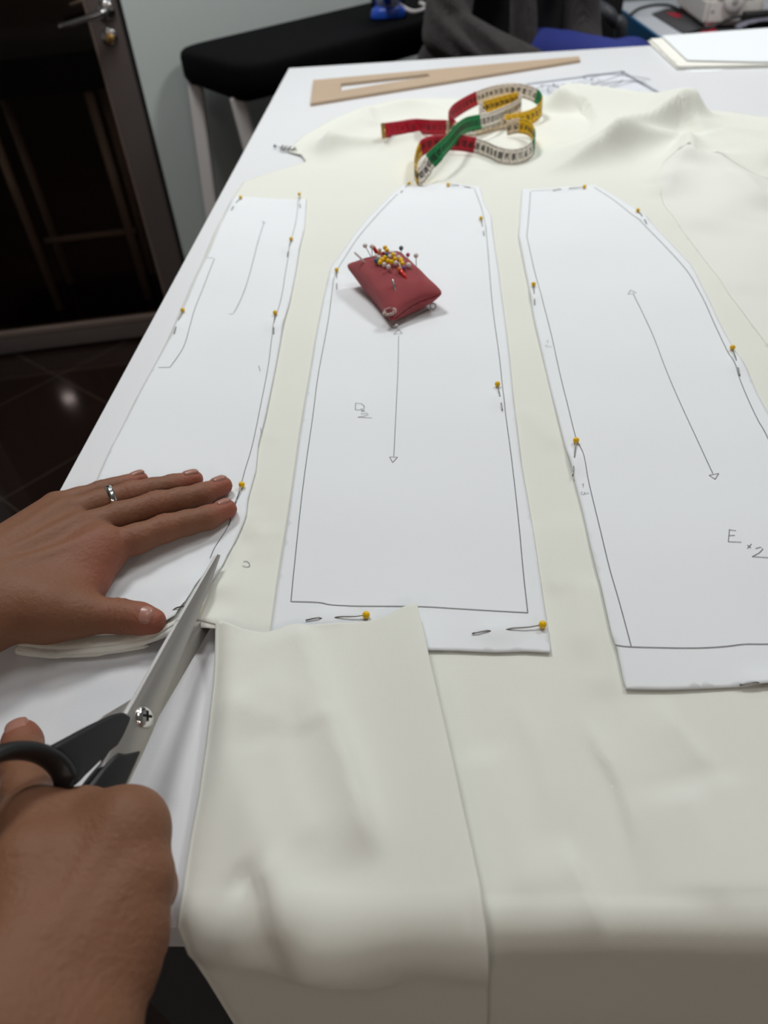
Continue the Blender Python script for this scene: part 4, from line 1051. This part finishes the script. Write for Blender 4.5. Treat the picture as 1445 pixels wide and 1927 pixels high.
def flat_tube(pts, rn, rr, name, par, mt):
    V, Fc = [], []; n = len(pts); seg = 14
    for i in range(n):
        t = pts[(i+1) % (n-1)] - pts[(i-1) % (n-1)]; t /= np.linalg.norm(t); rd = np.cross(t, snv)
        for k in range(seg):
            a = 2*math.pi*k/seg; V.append(pts[i] + rd*rr*math.cos(a) + snv*rn*math.sin(a))
    for i in range(n-1):
        for k in range(seg): Fc.append((i*seg+k, i*seg+(k+1) % seg, (i+1)*seg+(k+1) % seg, (i+1)*seg+k))
    return mesh_obj(name, V, Fc, mt, par)
flat_tube(ring, .0065, .0036, 'thumb_loop', handle_u, 'plastic_black')
handle_l = thing('finger_handle', '', 'x'); del handle_l['label'], handle_l['category']; handle_l.parent = sc
lh = [z6(*p) for p in [(660, 1256), (700, 1268), (802, 1244), (760, 1335), (700, 1468), (640, 1570), (520, 1600), (470, 1470), (560, 1355), (620, 1290)]]
extrude(lh, -.004, .0055, 'handle_arm', ['plastic_black'], handle_l, .0020, seg=4)
rc2 = sc2(178, 1575); ring = [S3(rc2 + np.array([.020*math.cos(t), .010*math.sin(t)]), -.012) for t in np.linspace(0, 2*math.pi, 61)]
flat_tube(ring, .006, .004, 'finger_loop', handle_l, 'plastic_black')
# ---------------------------------------------------------------- the person cutting
per = thing('person', 'person at the left whose two hands press the paper flat and work the scissors', 'person')
J = lambda px, py, mm, r: (ath(px, py, mm), r/1000)
PW_, EL_, SH_ = None, None, None
# left hand, flat on the paper
LH = SDF((-.43, .225, TZ+.001), (-.105, .425, TZ+.085), .0015)
Lw1, Lw2 = ath(-35, 1158, 30), ath(-45, 1078, 31)
Lel = np.array([-.52, .34, TZ+.12])
fi = [J(196, 1032, 21, 11), J(258, 1014, 19, 9.4), J(311, 994, 17, 9.0), J(352, 984, 15, 8.1), J(391, 974, 13.5, 7.8), J(428, 958, 12, 6.6)]
fm_ = [J(158, 998, 22, 12), J(228, 972, 20.5, 9.6), J(295, 950, 18.5, 9.2), J(340, 941, 16, 8.2), J(380, 931, 14, 7.8), J(420, 914, 12.2, 6.6)]
fr = [J(128, 970, 21, 11.5), J(188, 948, 19.5, 9.2), J(248, 930, 17.5, 8.8), J(288, 921, 15, 7.8), J(326, 913, 13.5, 7.4), J(366, 902, 12, 6.4)]
fp = [J(108, 955, 18, 11), J(150, 940, 16.5, 8.2), J(192, 925, 14.5, 7.6), J(216, 918, 13, 6.9), J(240, 912, 12, 6.6), J(264, 902, 11, 5.8)]
ft = [J(20, 1130, 26, 17), J(90, 1150, 23, 14.5), J(150, 1157, 20, 11.6), J(188, 1158, 18, 9.8), J(224, 1159, 16.5, 9.8), J(262, 1164, 15.5, 9.0), J(288, 1169, 14.5, 7.6)]
def mid(a, b, t): return a + (b-a)*t
for f_, w in ((fi, Lw1), (fm_, mid(Lw1, Lw2, .4)), (fr, mid(Lw1, Lw2, .75)), (fp, Lw2)):
    LH.chain([(w, .0165), f_[0]], .012)
LH.chain([(Lw1, .018), (mid(Lw1, Lw2, .5), .0195), (Lw2, .017)], .012)
e1 = np.array([0, .012, 0])
LH.chain([(Lw1, .0175), (mid(Lw1, Lel, .45)-e1, .026), (Lel-e1*1.6, .036)], .014); LH.chain([(Lw2, .0165), (mid(Lw2, Lel, .45)+e1, .025), (Lel+e1*1.6, .036)], .014)
LH.chain([(Lw1, .017), ft[0], ft[1], ft[2]], .012)
LH.chain([ft[1], (ath(170, 1095, 17), .0105), fi[0]], .018)       # web between thumb and index
for f_, k in ((fp, .0016), (fr, .0016), (fm_, .0016), (fi, .0016)): LH.chain(f_, k, .004)
LH.chain(ft[2:], .006, .004)
for f_, w in ((fi, mid(Lw1, Lw2, .3)), (fm_, mid(Lw1, Lw2, .45)), (fr, mid(Lw1, Lw2, .6))):   # tendons
    up = np.array([0, 0, 1.]); LH.chain([(mid(w, f_[0][0], .35)+up*.0145, .0022), (f_[0][0]+up*.0095, .0026)], .007)
# right hand closed on the scissor handles
RH = SDF((-.27, -.04, TZ+.004), (-.06, .225, TZ+.098), .0015)
Rw1, Rw2 = ath(-30, 1960, 60), ath(132, 2010, 46)
Rel = np.array([-.40, -.16, TZ+.16])
ri = [J(240, 1560, 50, 12), J(255, 1562, 35, 9.8), J(250, 1555, 20, 9.0), J(228, 1535, 14, 8.2), J(190, 1525, 14, 7.2)]
rm = [J(262, 1655, 47, 12), J(278, 1672, 32, 10.0), J(270, 1672, 18, 9.0), J(245, 1655, 13, 8.2), J(205, 1640, 14, 7.2)]
rr = [J(250, 1750, 43, 11.5), J(262, 1772, 30, 9.4), J(258, 1775, 17, 8.6), J(232, 1755, 12, 7.8), J(196, 1735, 13, 6.8)]
rp = [J(228, 1825, 40, 11.0), J(240, 1850, 27, 8.4), J(236, 1850, 15, 7.8), J(200, 1835, 12, 7), J(170, 1815, 12.5, 6)]
rt_ = [J(30, 1800, 58, 16), J(62, 1640, 53, 15), J(62, 1555, 46, 12.5), J(50, 1490, 38, 10.2), J(44, 1440, 31, 10.4), J(42, 1398, 25, 9.0), J(41, 1385, 23, 8.2)]
for f_, t in ((ri, .15), (rm, .4), (rr, .7), (rp, 1.)): RH.chain([(mid(Rw1, Rw2, t), .0165), f_[0]], .013)
RH.chain([(Rw1, .018), (mid(Rw1, Rw2, .5), .020), (Rw2, .017)], .012)
e1 = np.array([.012, -.012, 0])
RH.chain([(Rw1, .0175), (mid(Rw1, Rel, .45)-e1, .026), (Rel-e1*1.6, .036)], .014); RH.chain([(Rw2, .0165), (mid(Rw2, Rel, .45)+e1, .025), (Rel+e1*1.6, .036)], .014)
RH.chain([(Rw1, .017), rt_[0], rt_[1], rt_[2]], .014)
RH.chain([rt_[1], (mid(rt_[1][0], ri[0][0], .5)-np.array([0, .004, .006]), .016), ri[0]], .014)
RH.chain([rt_[2], (ath(160, 1530, 42), .0105), ri[0]], .012)
for f_ in (rp, rr, rm, ri): RH.chain(f_, .0022, .004)
for f_ in (ri, rm, rr, rp): RH.chain([f_[0], f_[1]], .006)
RH.chain(rt_[2:], .005, .004)
for f_, t in ((ri, .35), (rm, .5), (rr, .6)):
    w = mid(Rw1, Rw2, t); up = np.array([0, 0, 1.]); LHv = mid(w, f_[0][0], .4)
    RH.chain([(LHv+up*.0140, .0022), (f_[0][0]+up*.0092, .0028)], .007)
# arms, trunk, head and legs of the same person, standing left of the picture
BD = SDF((-.95, -.32, 0), (-.2, .62, 1.78), .011)
shR, shL = np.array([-.62, -.02, 1.36]), np.array([-.62, .42, 1.36])
elR, elL = Rel, Lel
BD.chain([(mid(Rw1, Rel, .35), .022), (elR, .038), (shR, .052)], .03); BD.chain([(mid(Lw1, Lel, .35), .020), (elL, .038), (shL, .052)], .03)
for s_ in (-1, 1):
    hp = np.array([-.68, .20+s_*.09, .95]); kn = np.array([-.66, .20+s_*.11, .50]); an = np.array([-.68, .20+s_*.11, .08])
    BD.chain([(hp, .085), (kn, .058), (an, .040)], .03); BD.chain([(an+np.array([0, 0, -.035]), .035), (an+np.array([.15, 0, -.045]), .028)], .02)
BD.chain([((-.69, .20, .98), .125), ((-.68, .20, 1.12), .115), ((-.64, .20, 1.30), .13)], .05); BD.chain([(shR, .06), ((-.64, .2, 1.33), .10), (shL, .06)], .05)
hc_ = np.array([-.52, .20, 1.60])
BD.chain([((-.62, .2, 1.38), .06), (hc_+np.array([-.03, 0, -.08]), .055)], .03)
BD.ell(hc_, (.092, .075, .115), .02); BD.ell(hc_+np.array([.03, 0, -.06]), (.06, .052, .055), .02)
BD.ell(hc_+np.array([.10, 0, -.02]), (.022, .016, .026), .012)
for s_ in (-1, 1): BD.ell(hc_+np.array([-.005, s_*.078, -.01]), (.02, .012, .032), .008)
BD.ell(hc_+np.array([.083, 0, -.062]), (.014, .025, .010), .008)
V1, F1 = LH.mesh(2); V2, F2 = RH.mesh(2); V3, F3 = BD.mesh(2)
VB = np.vstack([V1, V2, V3]); FB = np.vstack([F1, F2+len(V1), F3+len(V1)+len(V2)])
for f_, j, amp in ((fi, 2, .0007), (fm_, 2, .0007), (fr, 2, .0006), (fp, 2, .0005), (fi, 4, .0002), (fm_, 4, .0002), (fr, 4, .0002), (ft, 4, .0009), (rt_, 4, .0006)):   # knuckle creases
    c = f_[j][0]; a = f_[j+1][0]-f_[j-1][0]; a /= np.linalg.norm(a); r = VB-c; d = np.linalg.norm(r, axis=1); s_ax = r@a
    wgt = np.exp(-(s_ax/.0065)**2)*np.exp(-(np.maximum(d-f_[j][1], 0)/.004)**2)*np.clip(r[:, 2]/f_[j][1], 0, 1)
    VB[:, 2] -= amp*wgt*(.5+.5*np.cos(2*math.pi*s_ax/.0042))
body = np_mesh('body', VB, FB, 'skin', per)
# pinker knuckles and finger ends: a colour of the skin itself
tips = [(f_[-1][0], .013, .8) for f_ in (fi, fm_, fr, fp, ft)] + [(f_[2][0], .010, .35) for f_ in (fi, fm_, fr)] + [(fi[0][0]+np.array([.004, -.012, 0]), .020, .45), (ath(190, 1090, 16), .018, .6), (ft[4][0], .012, .25)] + [(rt_[-1][0], .014, .7)] + [(f_[1][0]+np.array([.008, 0, .0]), .011, .5) for f_ in (ri, rm, rr)]
bl = np.zeros(len(VB))
for c, r_, a in tips:
    d = np.linalg.norm(VB-c, axis=1); bl = np.maximum(bl, a*np.exp(-(d/r_)**2))
ca = body.data.color_attributes.new('blush', 'FLOAT_COLOR', 'POINT')
ca.data.foreach_set('color', np.column_stack([bl, bl, bl, np.ones(len(bl))]).astype(np.float32).ravel())
nt = MT['skin'].node_tree; b_ = nt.nodes['Principled BSDF']; src = b_.inputs['Base Color'].links[0].from_socket
at_ = nt.nodes.new('ShaderNodeVertexColor'); at_.layer_name = 'blush'
mx = nt.nodes.new('ShaderNodeMix'); mx.data_type = 'RGBA'; mx.inputs[7].default_value = (*s2l((160, 90, 76)), 1)
nt.links.new(at_.outputs['Color'], mx.inputs[0]); nt.links.new(src, mx.inputs[6]); nt.links.new(mx.outputs[2], b_.inputs['Base Color'])
def nail(c, d, up, w, l, rad, par=None):
    d = d/np.linalg.norm(d); up = up - d*(up@d); up /= np.linalg.norm(up); sd = np.cross(d, up)
    V, Fc = [], []; n, m_ = 14, 12
    for i in range(n+1):
        s = i/n*2-1
        for j in range(m_+1):
            t = j/m_*2-1
            k = (1-abs(s)**4)**.25 if s > 0 else (1-abs(s)**5)**.2     # rounded ends
            ang = t*k*w/rad
            edge = max(abs(s), abs(t))**6
            r2 = rad*(1+.0) + .0010 - .0013*edge - .0010*max(s, 0)**2
            V.append(c + d*s*l/2 + (up*math.cos(ang) + sd*math.sin(ang))*r2)
    for i in range(n):
        for j in range(m_): Fc.append((i*(m_+1)+j, (i+1)*(m_+1)+j, (i+1)*(m_+1)+j+1, i*(m_+1)+j+1))
    o = mesh_obj('fingernail', V, Fc, 'nail', per)
    return o
Zv = np.array([0, 0, 1.])
for f_, upv, w in ((fi, (-.35, .45, 1), .0052), (fm_, (-.3, .45, 1), .0054), (fr, (-.25, .4, 1), .0052), (fp, (-.2, .4, 1), .0044)):
    d = f_[-1][0]-f_[-2][0]; nail(f_[-1][0]-d*.10, d, np.array(upv), w, .0115, f_[-1][1]*1.05)
d = ft[-1][0]-ft[-3][0]; nail(ft[-2][0]+d*.18, d, np.array([.12, -.25, 1]), .0066, .0135, ft[-2][1]*.93)
d = rt_[-1][0]-rt_[-3][0]; nail(rt_[-2][0]+d*.14, d, np.array([-.1, .25, 1]), .0066, .0135, rt_[-2][1]*1.0)
# ring on the left ring finger
rcn = mid(fr[1][0], fr[2][0], .38); rdr = fr[2][0]-fr[1][0]; rdr /= np.linalg.norm(rdr)
ru = Zv - rdr*rdr[2]; ru /= np.linalg.norm(ru); rs = np.cross(rdr, ru); V, Fc = [], []; sg, ps_ = 40, [(-.0024, .0000), (-.0020, .0009), (0, .0014), (.0020, .0009), (.0024, .0), (0, -.0004)]
for i in range(sg):
    t = 2*math.pi*i/sg
    for x_, rr_ in ps_: V.append(rcn + rdr*x_ + (ru*math.cos(t)+rs*math.sin(t))*(.0093+rr_))
np_ = len(ps_)
for i in range(sg):
    for k in range(np_): Fc.append((i*np_+k, i*np_+(k+1) % np_, ((i+1) % sg)*np_+(k+1) % np_, ((i+1) % sg)*np_+k))
ringo = mesh_obj('ring', V, Fc, 'silver', per); ringo['label'] = 'plain silver ring on the ring finger of the flat hand'
# clothes of the standing person
CLo = SDF((-.95, -.30, .84), (-.36, .60, 1.48), .011)
CLo.chain([((-.69, .20, .92), .150), ((-.68, .20, 1.12), .135), ((-.64, .20, 1.30), .148)], .05); CLo.chain([(shR, .078), ((-.64, .2, 1.32), .112), (shL, .078)], .05)
CLo.chain([(shR, .078), (mid(shR, elR, .55), .066)], .03); CLo.chain([(shL, .078), (mid(shL, elL, .55), .066)], .03)
V, Fc = CLo.mesh(2); np_mesh('shirt', V, Fc, 'navy', per)
TR = SDF((-.95, -.02, .05), (-.45, .42, 1.0), .011)
for s_ in (-1, 1): TR.chain([((-.68, .20+s_*.085, .93), .105), ((-.66, .20+s_*.11, .50), .076), ((-.68, .20+s_*.11, .10), .062)], .03)
V, Fc = TR.mesh(2); np_mesh('trousers', V, Fc, 'dark_trousers', per)
HA = SDF((-.70, .06, 1.40), (-.38, .34, 1.78), .008)
HA.ell(hc_+np.array([-.025, 0, .03]), (.092, .088, .10), .02); HA.ell(hc_+np.array([-.06, 0, -.05]), (.055, .075, .09), .02)
V, Fc = HA.mesh(2); np_mesh('hair', V, Fc, 'hair', per)
for s_ in (-1, 1):
    SHs = SDF((-.78, .20+s_*.11-.08, 0.002), (-.42, .20+s_*.11+.08, .14), .008)
    SHs.chain([((-.69, .20+s_*.11, .052), .048), ((-.53, .20+s_*.11, .040), .036)], .02); V, Fc = SHs.mesh(2); V[:, 2] = np.maximum(V[:, 2], .003); np_mesh('shoe', V, Fc, 'shoe', per)
# ---------------------------------------------------------------- seated person behind the table
p2 = thing('person', 'seated person in a charcoal knitted cardigan and blue trousers behind the table', 'person')
eA = pl(838, 62, 2.30); sA = pl(872, -210, 2.42); wA = pl(1000, 128, 2.12); eB = pl(1092, 50, 2.46); sB = pl(1078, -215, 2.52); wB = pl(1112, 150, 2.36)
chest = pl(968, -120, 2.52); hipc = pl(965, 165, 2.56); neck = pl(975, -270, 2.5); head = pl(972, -420, 2.42); knee = pl(1180, 128, 2.36); knee2 = pl(1165, 122, 2.16)
CG = SDF((-.35, 1.95, .62), (.85, 2.9, 1.6), .010)
CG.chain([(sA, .068), (eA, .062), (wA, .044)], .02); CG.chain([(sB, .066), (eB, .056), (wB, .042)], .02)
CG.chain([(hipc+np.array([-.04, .06, -.02]), .15), (chest+np.array([0, .05, .05]), .14)], .05); CG.chain([(sA, .07), (neck+np.array([0, .02, -.06]), .08), (sB, .07)], .05)
CG.chain([(pl(972, -180, 2.36), .025), (pl(985, 20, 2.36), .036), (pl(985, 120, 2.36), .042)], .012)
CG.chain([(pl(860, -180, 2.40), .03), (pl(850, 60, 2.42), .05), (pl(815, 120, 2.42), .05)], .02)
rngf = np.random.default_rng(3)
V, Fc = CG.mesh(2)
# knit folds at the elbow
for c, dr_v, a in ((pl(875, 40, 2.2), np.array([.6, 0, .8]), .011), (pl(905, 75, 2.15), np.array([.5, 0, .85]), .010)):
    d = np.linalg.norm(V-c, axis=1); V = V + np.array([0, -1, .3])*(a*np.sin(((V-c)@dr_v)*130)*np.exp(-(d/.10)**2))[:, None]
np_mesh('cardigan', V, Fc, 'cardigan', p2)
SB2 = SDF((-.2, 2.1, .62), (.7, 2.8, 1.5), .010)
SB2.chain([(hipc+np.array([0, -.02, 0]), .15), (chest+np.array([.01, -.02, .05]), .135)], .05)
V, Fc = SB2.mesh(2); np_mesh('shirt', V, Fc, 'shirt_black', p2)
LG = SDF((-.1, 1.95, .05), (1.0, 2.9, 1.05), .012)
foot = np.array([knee[0]+.02, knee[1]-.02, .30]); foot2 = np.array([knee2[0]+.02, knee2[1]-.02, .30])
LG.chain([(hipc+np.array([.05, 0, -.02]), .11), (knee, .075), (foot, .055)], .03); LG.chain([(pl(985, 118, 2.44), .09), (pl(1060, 112, 2.30), .068), (knee2, .052), (foot2, .05)], .03)
V, Fc = LG.mesh(2); np_mesh('trousers', V, Fc, 'denim', p2)
B2_ = SDF((-.3, 1.95, .10), (1.0, 2.95, 1.85), .010)
B2_.chain([(neck+np.array([0, 0, -.05]), .055), (head+np.array([0, .02, -.08]), .055)], .03); B2_.ell(head, (.076, .095, .115), .02); B2_.ell(head+np.array([0, -.04, -.05]), (.055, .06, .055), .02); B2_.ell(head+np.array([0, -.10, -.02]), (.016, .022, .026), .012)
for s_ in (-1, 1): B2_.ell(head+np.array([s_*.078, 0, -.01]), (.012, .02, .032), .008)
for w, s_ in ((wA, 1), (wB, -1)):
    B2_.chain([(w, .028), (w+np.array([.05*s_, -.03, -.03]), .030)], .015)
    for k in range(4): B2_.chain([(w+np.array([.05*s_+.003*k, -.03+.012*k-.018, -.03]), .012), (w+np.array([.09*s_, -.045+.014*k-.02, -.045]), .009), (w+np.array([.115*s_, -.045+.014*k-.02, -.065]), .008)], .004)
    B2_.chain([(w+np.array([.03*s_, -.045, -.02]), .013), (w+np.array([.07*s_, -.075, -.03]), .009)], .005)
B2_.chain([(mid(hipc, chest, .3), .10), (chest, .11), (neck, .06)], .05)
for ft_ in (foot, foot2): B2_.chain([(ft_+np.array([0, 0, .05]), .045), (ft_+np.array([0, 0, -.1]), .036), (ft_+np.array([.1, -.06, -.15]), .03)], .02)
V, Fc = B2_.mesh(2); np_mesh('body', V, Fc, 'skin_face', p2)
HB = SDF((-.3, 2.1, 1.0), (.9, 2.85, 1.85), .010)
HB.ell(head+np.array([0, .03, .03]), (.092, .10, .105), .02)
for hx, y0 in ((1000, 10), (1075, 5), (910, -40)): HB.chain([(head+np.array([(hx-972)/900., .0, .0]), .05), (pl(hx+5, -150, 2.38), .035), (pl(hx, y0, 2.33), .012)], .02)
V, Fc = HB.mesh(2); np_mesh('hair', V, Fc, 'hair', p2)
# stool under the seated person
stl = thing('stool', 'high black stool under the person in the charcoal cardigan', 'stool')
sx, sy = hipc[0]+.02, hipc[1]+.0; szt = hipc[2]-.15
v, f = disc((sx, sy, szt-.05), (0, 0, 1), .19, .05, 28); mesh_obj('seat', v, f, 'office_black', stl)
for a in range(4):
    t = math.pi/4+a*math.pi/2; tube_obj('leg', [(sx+.12*math.cos(t), sy+.12*math.sin(t), szt-.05), (sx+.2*math.cos(t), sy+.2*math.sin(t), 0)], .014, 'office_grey', stl)
# ---------------------------------------------------------------- sewing desk, machine and chair at the far right
DZ = .76
dk = thing('sewing_desk', 'white sewing desk with a blue edge behind the table at the far right', 'desk')
dx0 = float(at(1200, 40, DZ)[0]); dy0 = float(at(1240, 75, DZ)[1])-.12; dy1 = 3.42
bm = bmesh.new(); bm_box(bm, (dx0+.55, (dy0+dy1)/2, DZ-.02), (1.1, dy1-dy0, .04), 0, .002); bm_obj('desktop', bm, 'desk_white', dk, True, 40)
box('blue_edge', (dx0-.004, (dy0+dy1)/2, DZ-.035), (.01, dy1-dy0, .075), 'desk_blue', dk)
for lx in (dx0+.06, dx0+1.04):
    for ly in (dy0+.06, dy1-.06): box('leg', (lx, ly, (DZ-.04)/2), (.045, .045, DZ-.04), 'office_grey', dk)
q4 = lambda x, y, z=DZ: at(1130+x/4.587, y/4.587, z)
mt_ = thing('cutting_mat', 'dark grey mat with red patches under the sewing machine', 'mat')
mp_ = [q4(*p)[:2] for p in ((440, 128), (745, 318), (1200, 300), (1500, 290), (1500, 150), (900, 60), (560, 85))]
sheet('mat_sheet', [np.array(p) for p in mp_], lambda P: np.full(len(P), DZ-TZ+.004), 'mat_grey', mt_, step=.03, thick=.003, dr=False)
for pc_ in ([(555, 122), (640, 165), (700, 165), (690, 125)], [(850, 270), (870, 305), (1000, 290), (990, 262), (930, 245)]):
    sheet('red_patch', [q4(*p)[:2] for p in pc_], lambda P: np.full(len(P), DZ-TZ+.0052), 'mat_red', mt_, step=.03, thick=.0005, dr=False)
sm = thing('sewing_machine', 'white sewing machine with a round handwheel on the desk behind the table', 'sewing machine')
m1 = q4(880, 232, DZ+.012)
fw = q4(1200, 215, DZ+.012)-m1; fw[2] = 0; fw /= np.linalg.norm(fw)      # across the end that faces us
lg = np.array([-fw[1], fw[0], 0.])                                       # along the machine, away from us
MWD, ML = .175, .40
def mbox(name, x0, x1, y0, y1, z0, z1, mt, bev=.012):
    bm = bmesh.new(); M4 = Matrix([[fw[i], lg[i], Zv[i], m1[i]] for i in range(3)] + [[0, 0, 0, 1]])
    bmesh.ops.create_cube(bm, size=1, matrix=M4 @ Matrix.Translation(((x0+x1)/2, (y0+y1)/2, (z0+z1)/2)) @ Matrix.Diagonal((x1-x0, y1-y0, z1-z0, 1)))
    bmesh.ops.bevel(bm, geom=bm.edges[:], offset=bev, segments=4, affect='EDGES'); return bm_obj(name, bm, mt, sm, True, 50)
mbox('base', 0, MWD, 0, ML, 0, .075, 'machine', .012)
mbox('pillar', .012, MWD-.012, .003, .13, .05, .31, 'machine', .022)
mbox('arm', .016, MWD-.016, .01, ML, .215, .318, 'machine', .03)
mbox('needle_head', .02, MWD-.02, ML-.11, ML, .13, .31, 'machine', .025)
d = ray(1130+1150/4.587, 5/4.587); t = ((m1-CAM)@lg)/(d@lg); wc = CAM+d*t; nrm = -lg
v, f = disc(wc-nrm*.006, nrm, .030, .024, 28); mesh_obj('handwheel', v, f, 'machine', sm); v, f = disc(wc+nrm*.018, nrm, .009, .004, 20); mesh_obj('wheel_hub', v, f, 'machine_grey', sm)
for bx_, bz_ in ((.03, .115), (.022, .04)):
    v, f = disc(m1+fw*bx_+Zv*bz_+nrm*-.004, nrm, .005, .006, 14); mesh_obj('screw_cap', v, f, 'machine_grey', sm)
m0 = m1+lg*(ML-.05)+fw*MWD*.5
tube_obj('needle_bar', [m0+Zv*.135, m0+Zv*.078], .004, 'steel', sm)
cb = [q4(*p, DZ+z) for p, z in (((260, 125), .006), ((330, 75), .006), ((450, 45), .006), ((560, 42), .006), ((620, 55), .006), ((690, 85), .02))]
tag(tube_obj('power_cable', smooth_pts(cb, 6), .0042, 'cable', None, 8), 'thin grey-black cable arching over the white sewing desk left of the machine', 'cable')
def on_end(x, y, off=.02):     # just in front of the end of the machine
    d = ray(1130+x/4.587, y/4.587); t = ((m1-lg*off-CAM)@lg)/(d@lg); return CAM+d*t
cb = [q4(*p, DZ+z) for p, z in (((670, 330), .006), ((740, 300), .009), ((850, 258), .009), ((950, 240), .012))] + [on_end(1080, 178, .014), on_end(1180, 146, .014), on_end(1240, 140, .014)]
tag(tube_obj('pedal_cable', smooth_pts(cb, 6), .0045, 'cable', None, 8), 'black cable running in front of the sewing machine to a plug', 'cable')
plg = thing('plug', 'black cable plug in the end of the sewing machine below the handwheel', 'plug'); Pq = on_end(1345, 138, .014)
bm = bmesh.new(); bm_box(bm, (Pq[0], Pq[1], Pq[2]), (.085, .026, .028), math.atan2(fw[1], fw[0]), .008); bm_obj('plug_body', bm, 'cable', plg, True, 50)
tube_obj('strain_relief', [on_end(1236, 140, .014), Pq], .008, 'cable', plg)
pf_ = SDF(q4(1390, 225)+np.array([-.13, -.10, -.01]), q4(1330, 225)+np.array([.20, .16, .07]), .006); pc0 = q4(1400, 225, DZ+.012)
pf_.ell(pc0, (.085, .05, .02), .01); pf_.ell(pc0+np.array([.07, .02, .004]), (.07, .05, .024), .01); V, Fc = pf_.mesh(1); V[:, 2] = np.maximum(V[:, 2], DZ+.0012)
tag(np_mesh('speckled_cloth', V, Fc, 'dots', None), 'crumpled navy speckled cloth on the desk beside the sewing machine', 'cloth')
cs = thing('office_chair', 'dark office chair with grey armrest between the seated person and the sewing desk', 'chair')
x0, x1 = pl(1085, 40, 3.0)[0], dx0-.03
ocx, ocw, ocy = (x0+x1)/2, x1-x0, 3.0
bm = bmesh.new(); bm_box(bm, (ocx, ocy+.13, .95), (ocw, .07, .70), 0, .03); bm_obj('backrest', bm, 'office_black', cs, True, 50)
bm = bmesh.new(); bm_box(bm, (ocx, ocy-.08, .48), (ocw, .40, .08), 0, .03); bm_obj('seat', bm, 'office_black', cs, True, 50)
k0 = pl(1141, 22, 2.84); k1 = pl(1168, 58, 2.84)
tube_obj('armrest', smooth_pts([np.array([k0[0]-.02, ocy+.12, k0[2]]), k0, mid(k0, k1, .5), k1, np.array([k1[0], ocy-.06, .52])], 5), .020, 'office_grey', cs, 10)
tube_obj('column', [(ocx, ocy-.05, .45), (ocx, ocy-.05, .08)], .03, 'office_grey', cs, 12)
for a in range(5):
    t = a*2*math.pi/5; tube_obj('base_leg', [(ocx, ocy-.05, .09), (ocx+.17*math.cos(t), ocy-.05+.17*math.sin(t), .035)], .022, 'office_grey', cs, 8)
# ---------------------------------------------------------------- light
def lamp(name, loc, size, watts, col=(1, 1, 1), aim=None, spread=math.pi):
    L = bpy.data.lights.new(name, 'AREA'); L.shape = 'DISK'; L.size = size; L.energy = watts; L.color = col; L.spread = spread
    o = bpy.data.objects.new(name, L); COL.objects.link(o); o.location = loc
    if aim is not None: o.rotation_euler = (Vector(aim)-Vector(loc)).to_track_quat('-Z', 'Y').to_euler()
    return o
WH = (.995, 1.0, .985)
lamp('ceiling_lamp_or_fill', (-.55, 1.55, 2.66), .5, 62, WH)
lamp('ceiling_lamp_or_fill', (1.15, 1.75, 2.66), .5, 58, WH)
lamp('ceiling_lamp_or_fill', (.35, 3.1, 2.66), .5, 26, WH)
lamp('ceiling_lamp_or_fill', (.2, .55, 2.66), .6, 12, WH)
lamp('ceiling_lamp_or_fill', (.9, -2.2, 2.66), .6, 44, (1, .83, .72))  # unseen warm fill added behind the camera to brighten the hanging cloth
lamp('ceiling_lamp_or_fill', (-.9, -2.4, 2.66), .6, 26, (1, .83, .72))  # second added warm fill from the front, no fitting there
# lamp of the dim room behind the glass, mirrored in the glossy floor
dl = thing('ceiling_downlight', 'small round downlight of the dim room behind the glass door', 'lamp')
lr = at(130, 750, 0); d = ray(130, 750)*[1, 1, -1]; lq = lr + d*(2.68/d[2])
MT['lamp_glow'] = mat('lamp_glow', (255, 255, 255), emit=((235, 240, 255), 60))
v, f = disc((lq[0], lq[1], 2.69), (0, 0, -1), .075, .012, 28); mesh_obj('trim_ring', v, f, 'alu_light', dl)
lamp('downlight', (-1.3, 3.0, 2.66), .3, 40, (1, .93, .85))  # extra fill added out of view to brighten the room behind the glass
v, f = disc((lq[0], lq[1], 2.679), (0, 0, -1), .06, .004, 28); mesh_obj('lamp_disc', v, f, 'lamp_glow', dl)
wd = bpy.data.worlds.new('world'); S.world = wd; wd.use_nodes = True; wd.node_tree.nodes['Background'].inputs[0].default_value = (.8, .85, .9, 1); wd.node_tree.nodes['Background'].inputs[1].default_value = .15
S.view_settings.exposure = -1.46
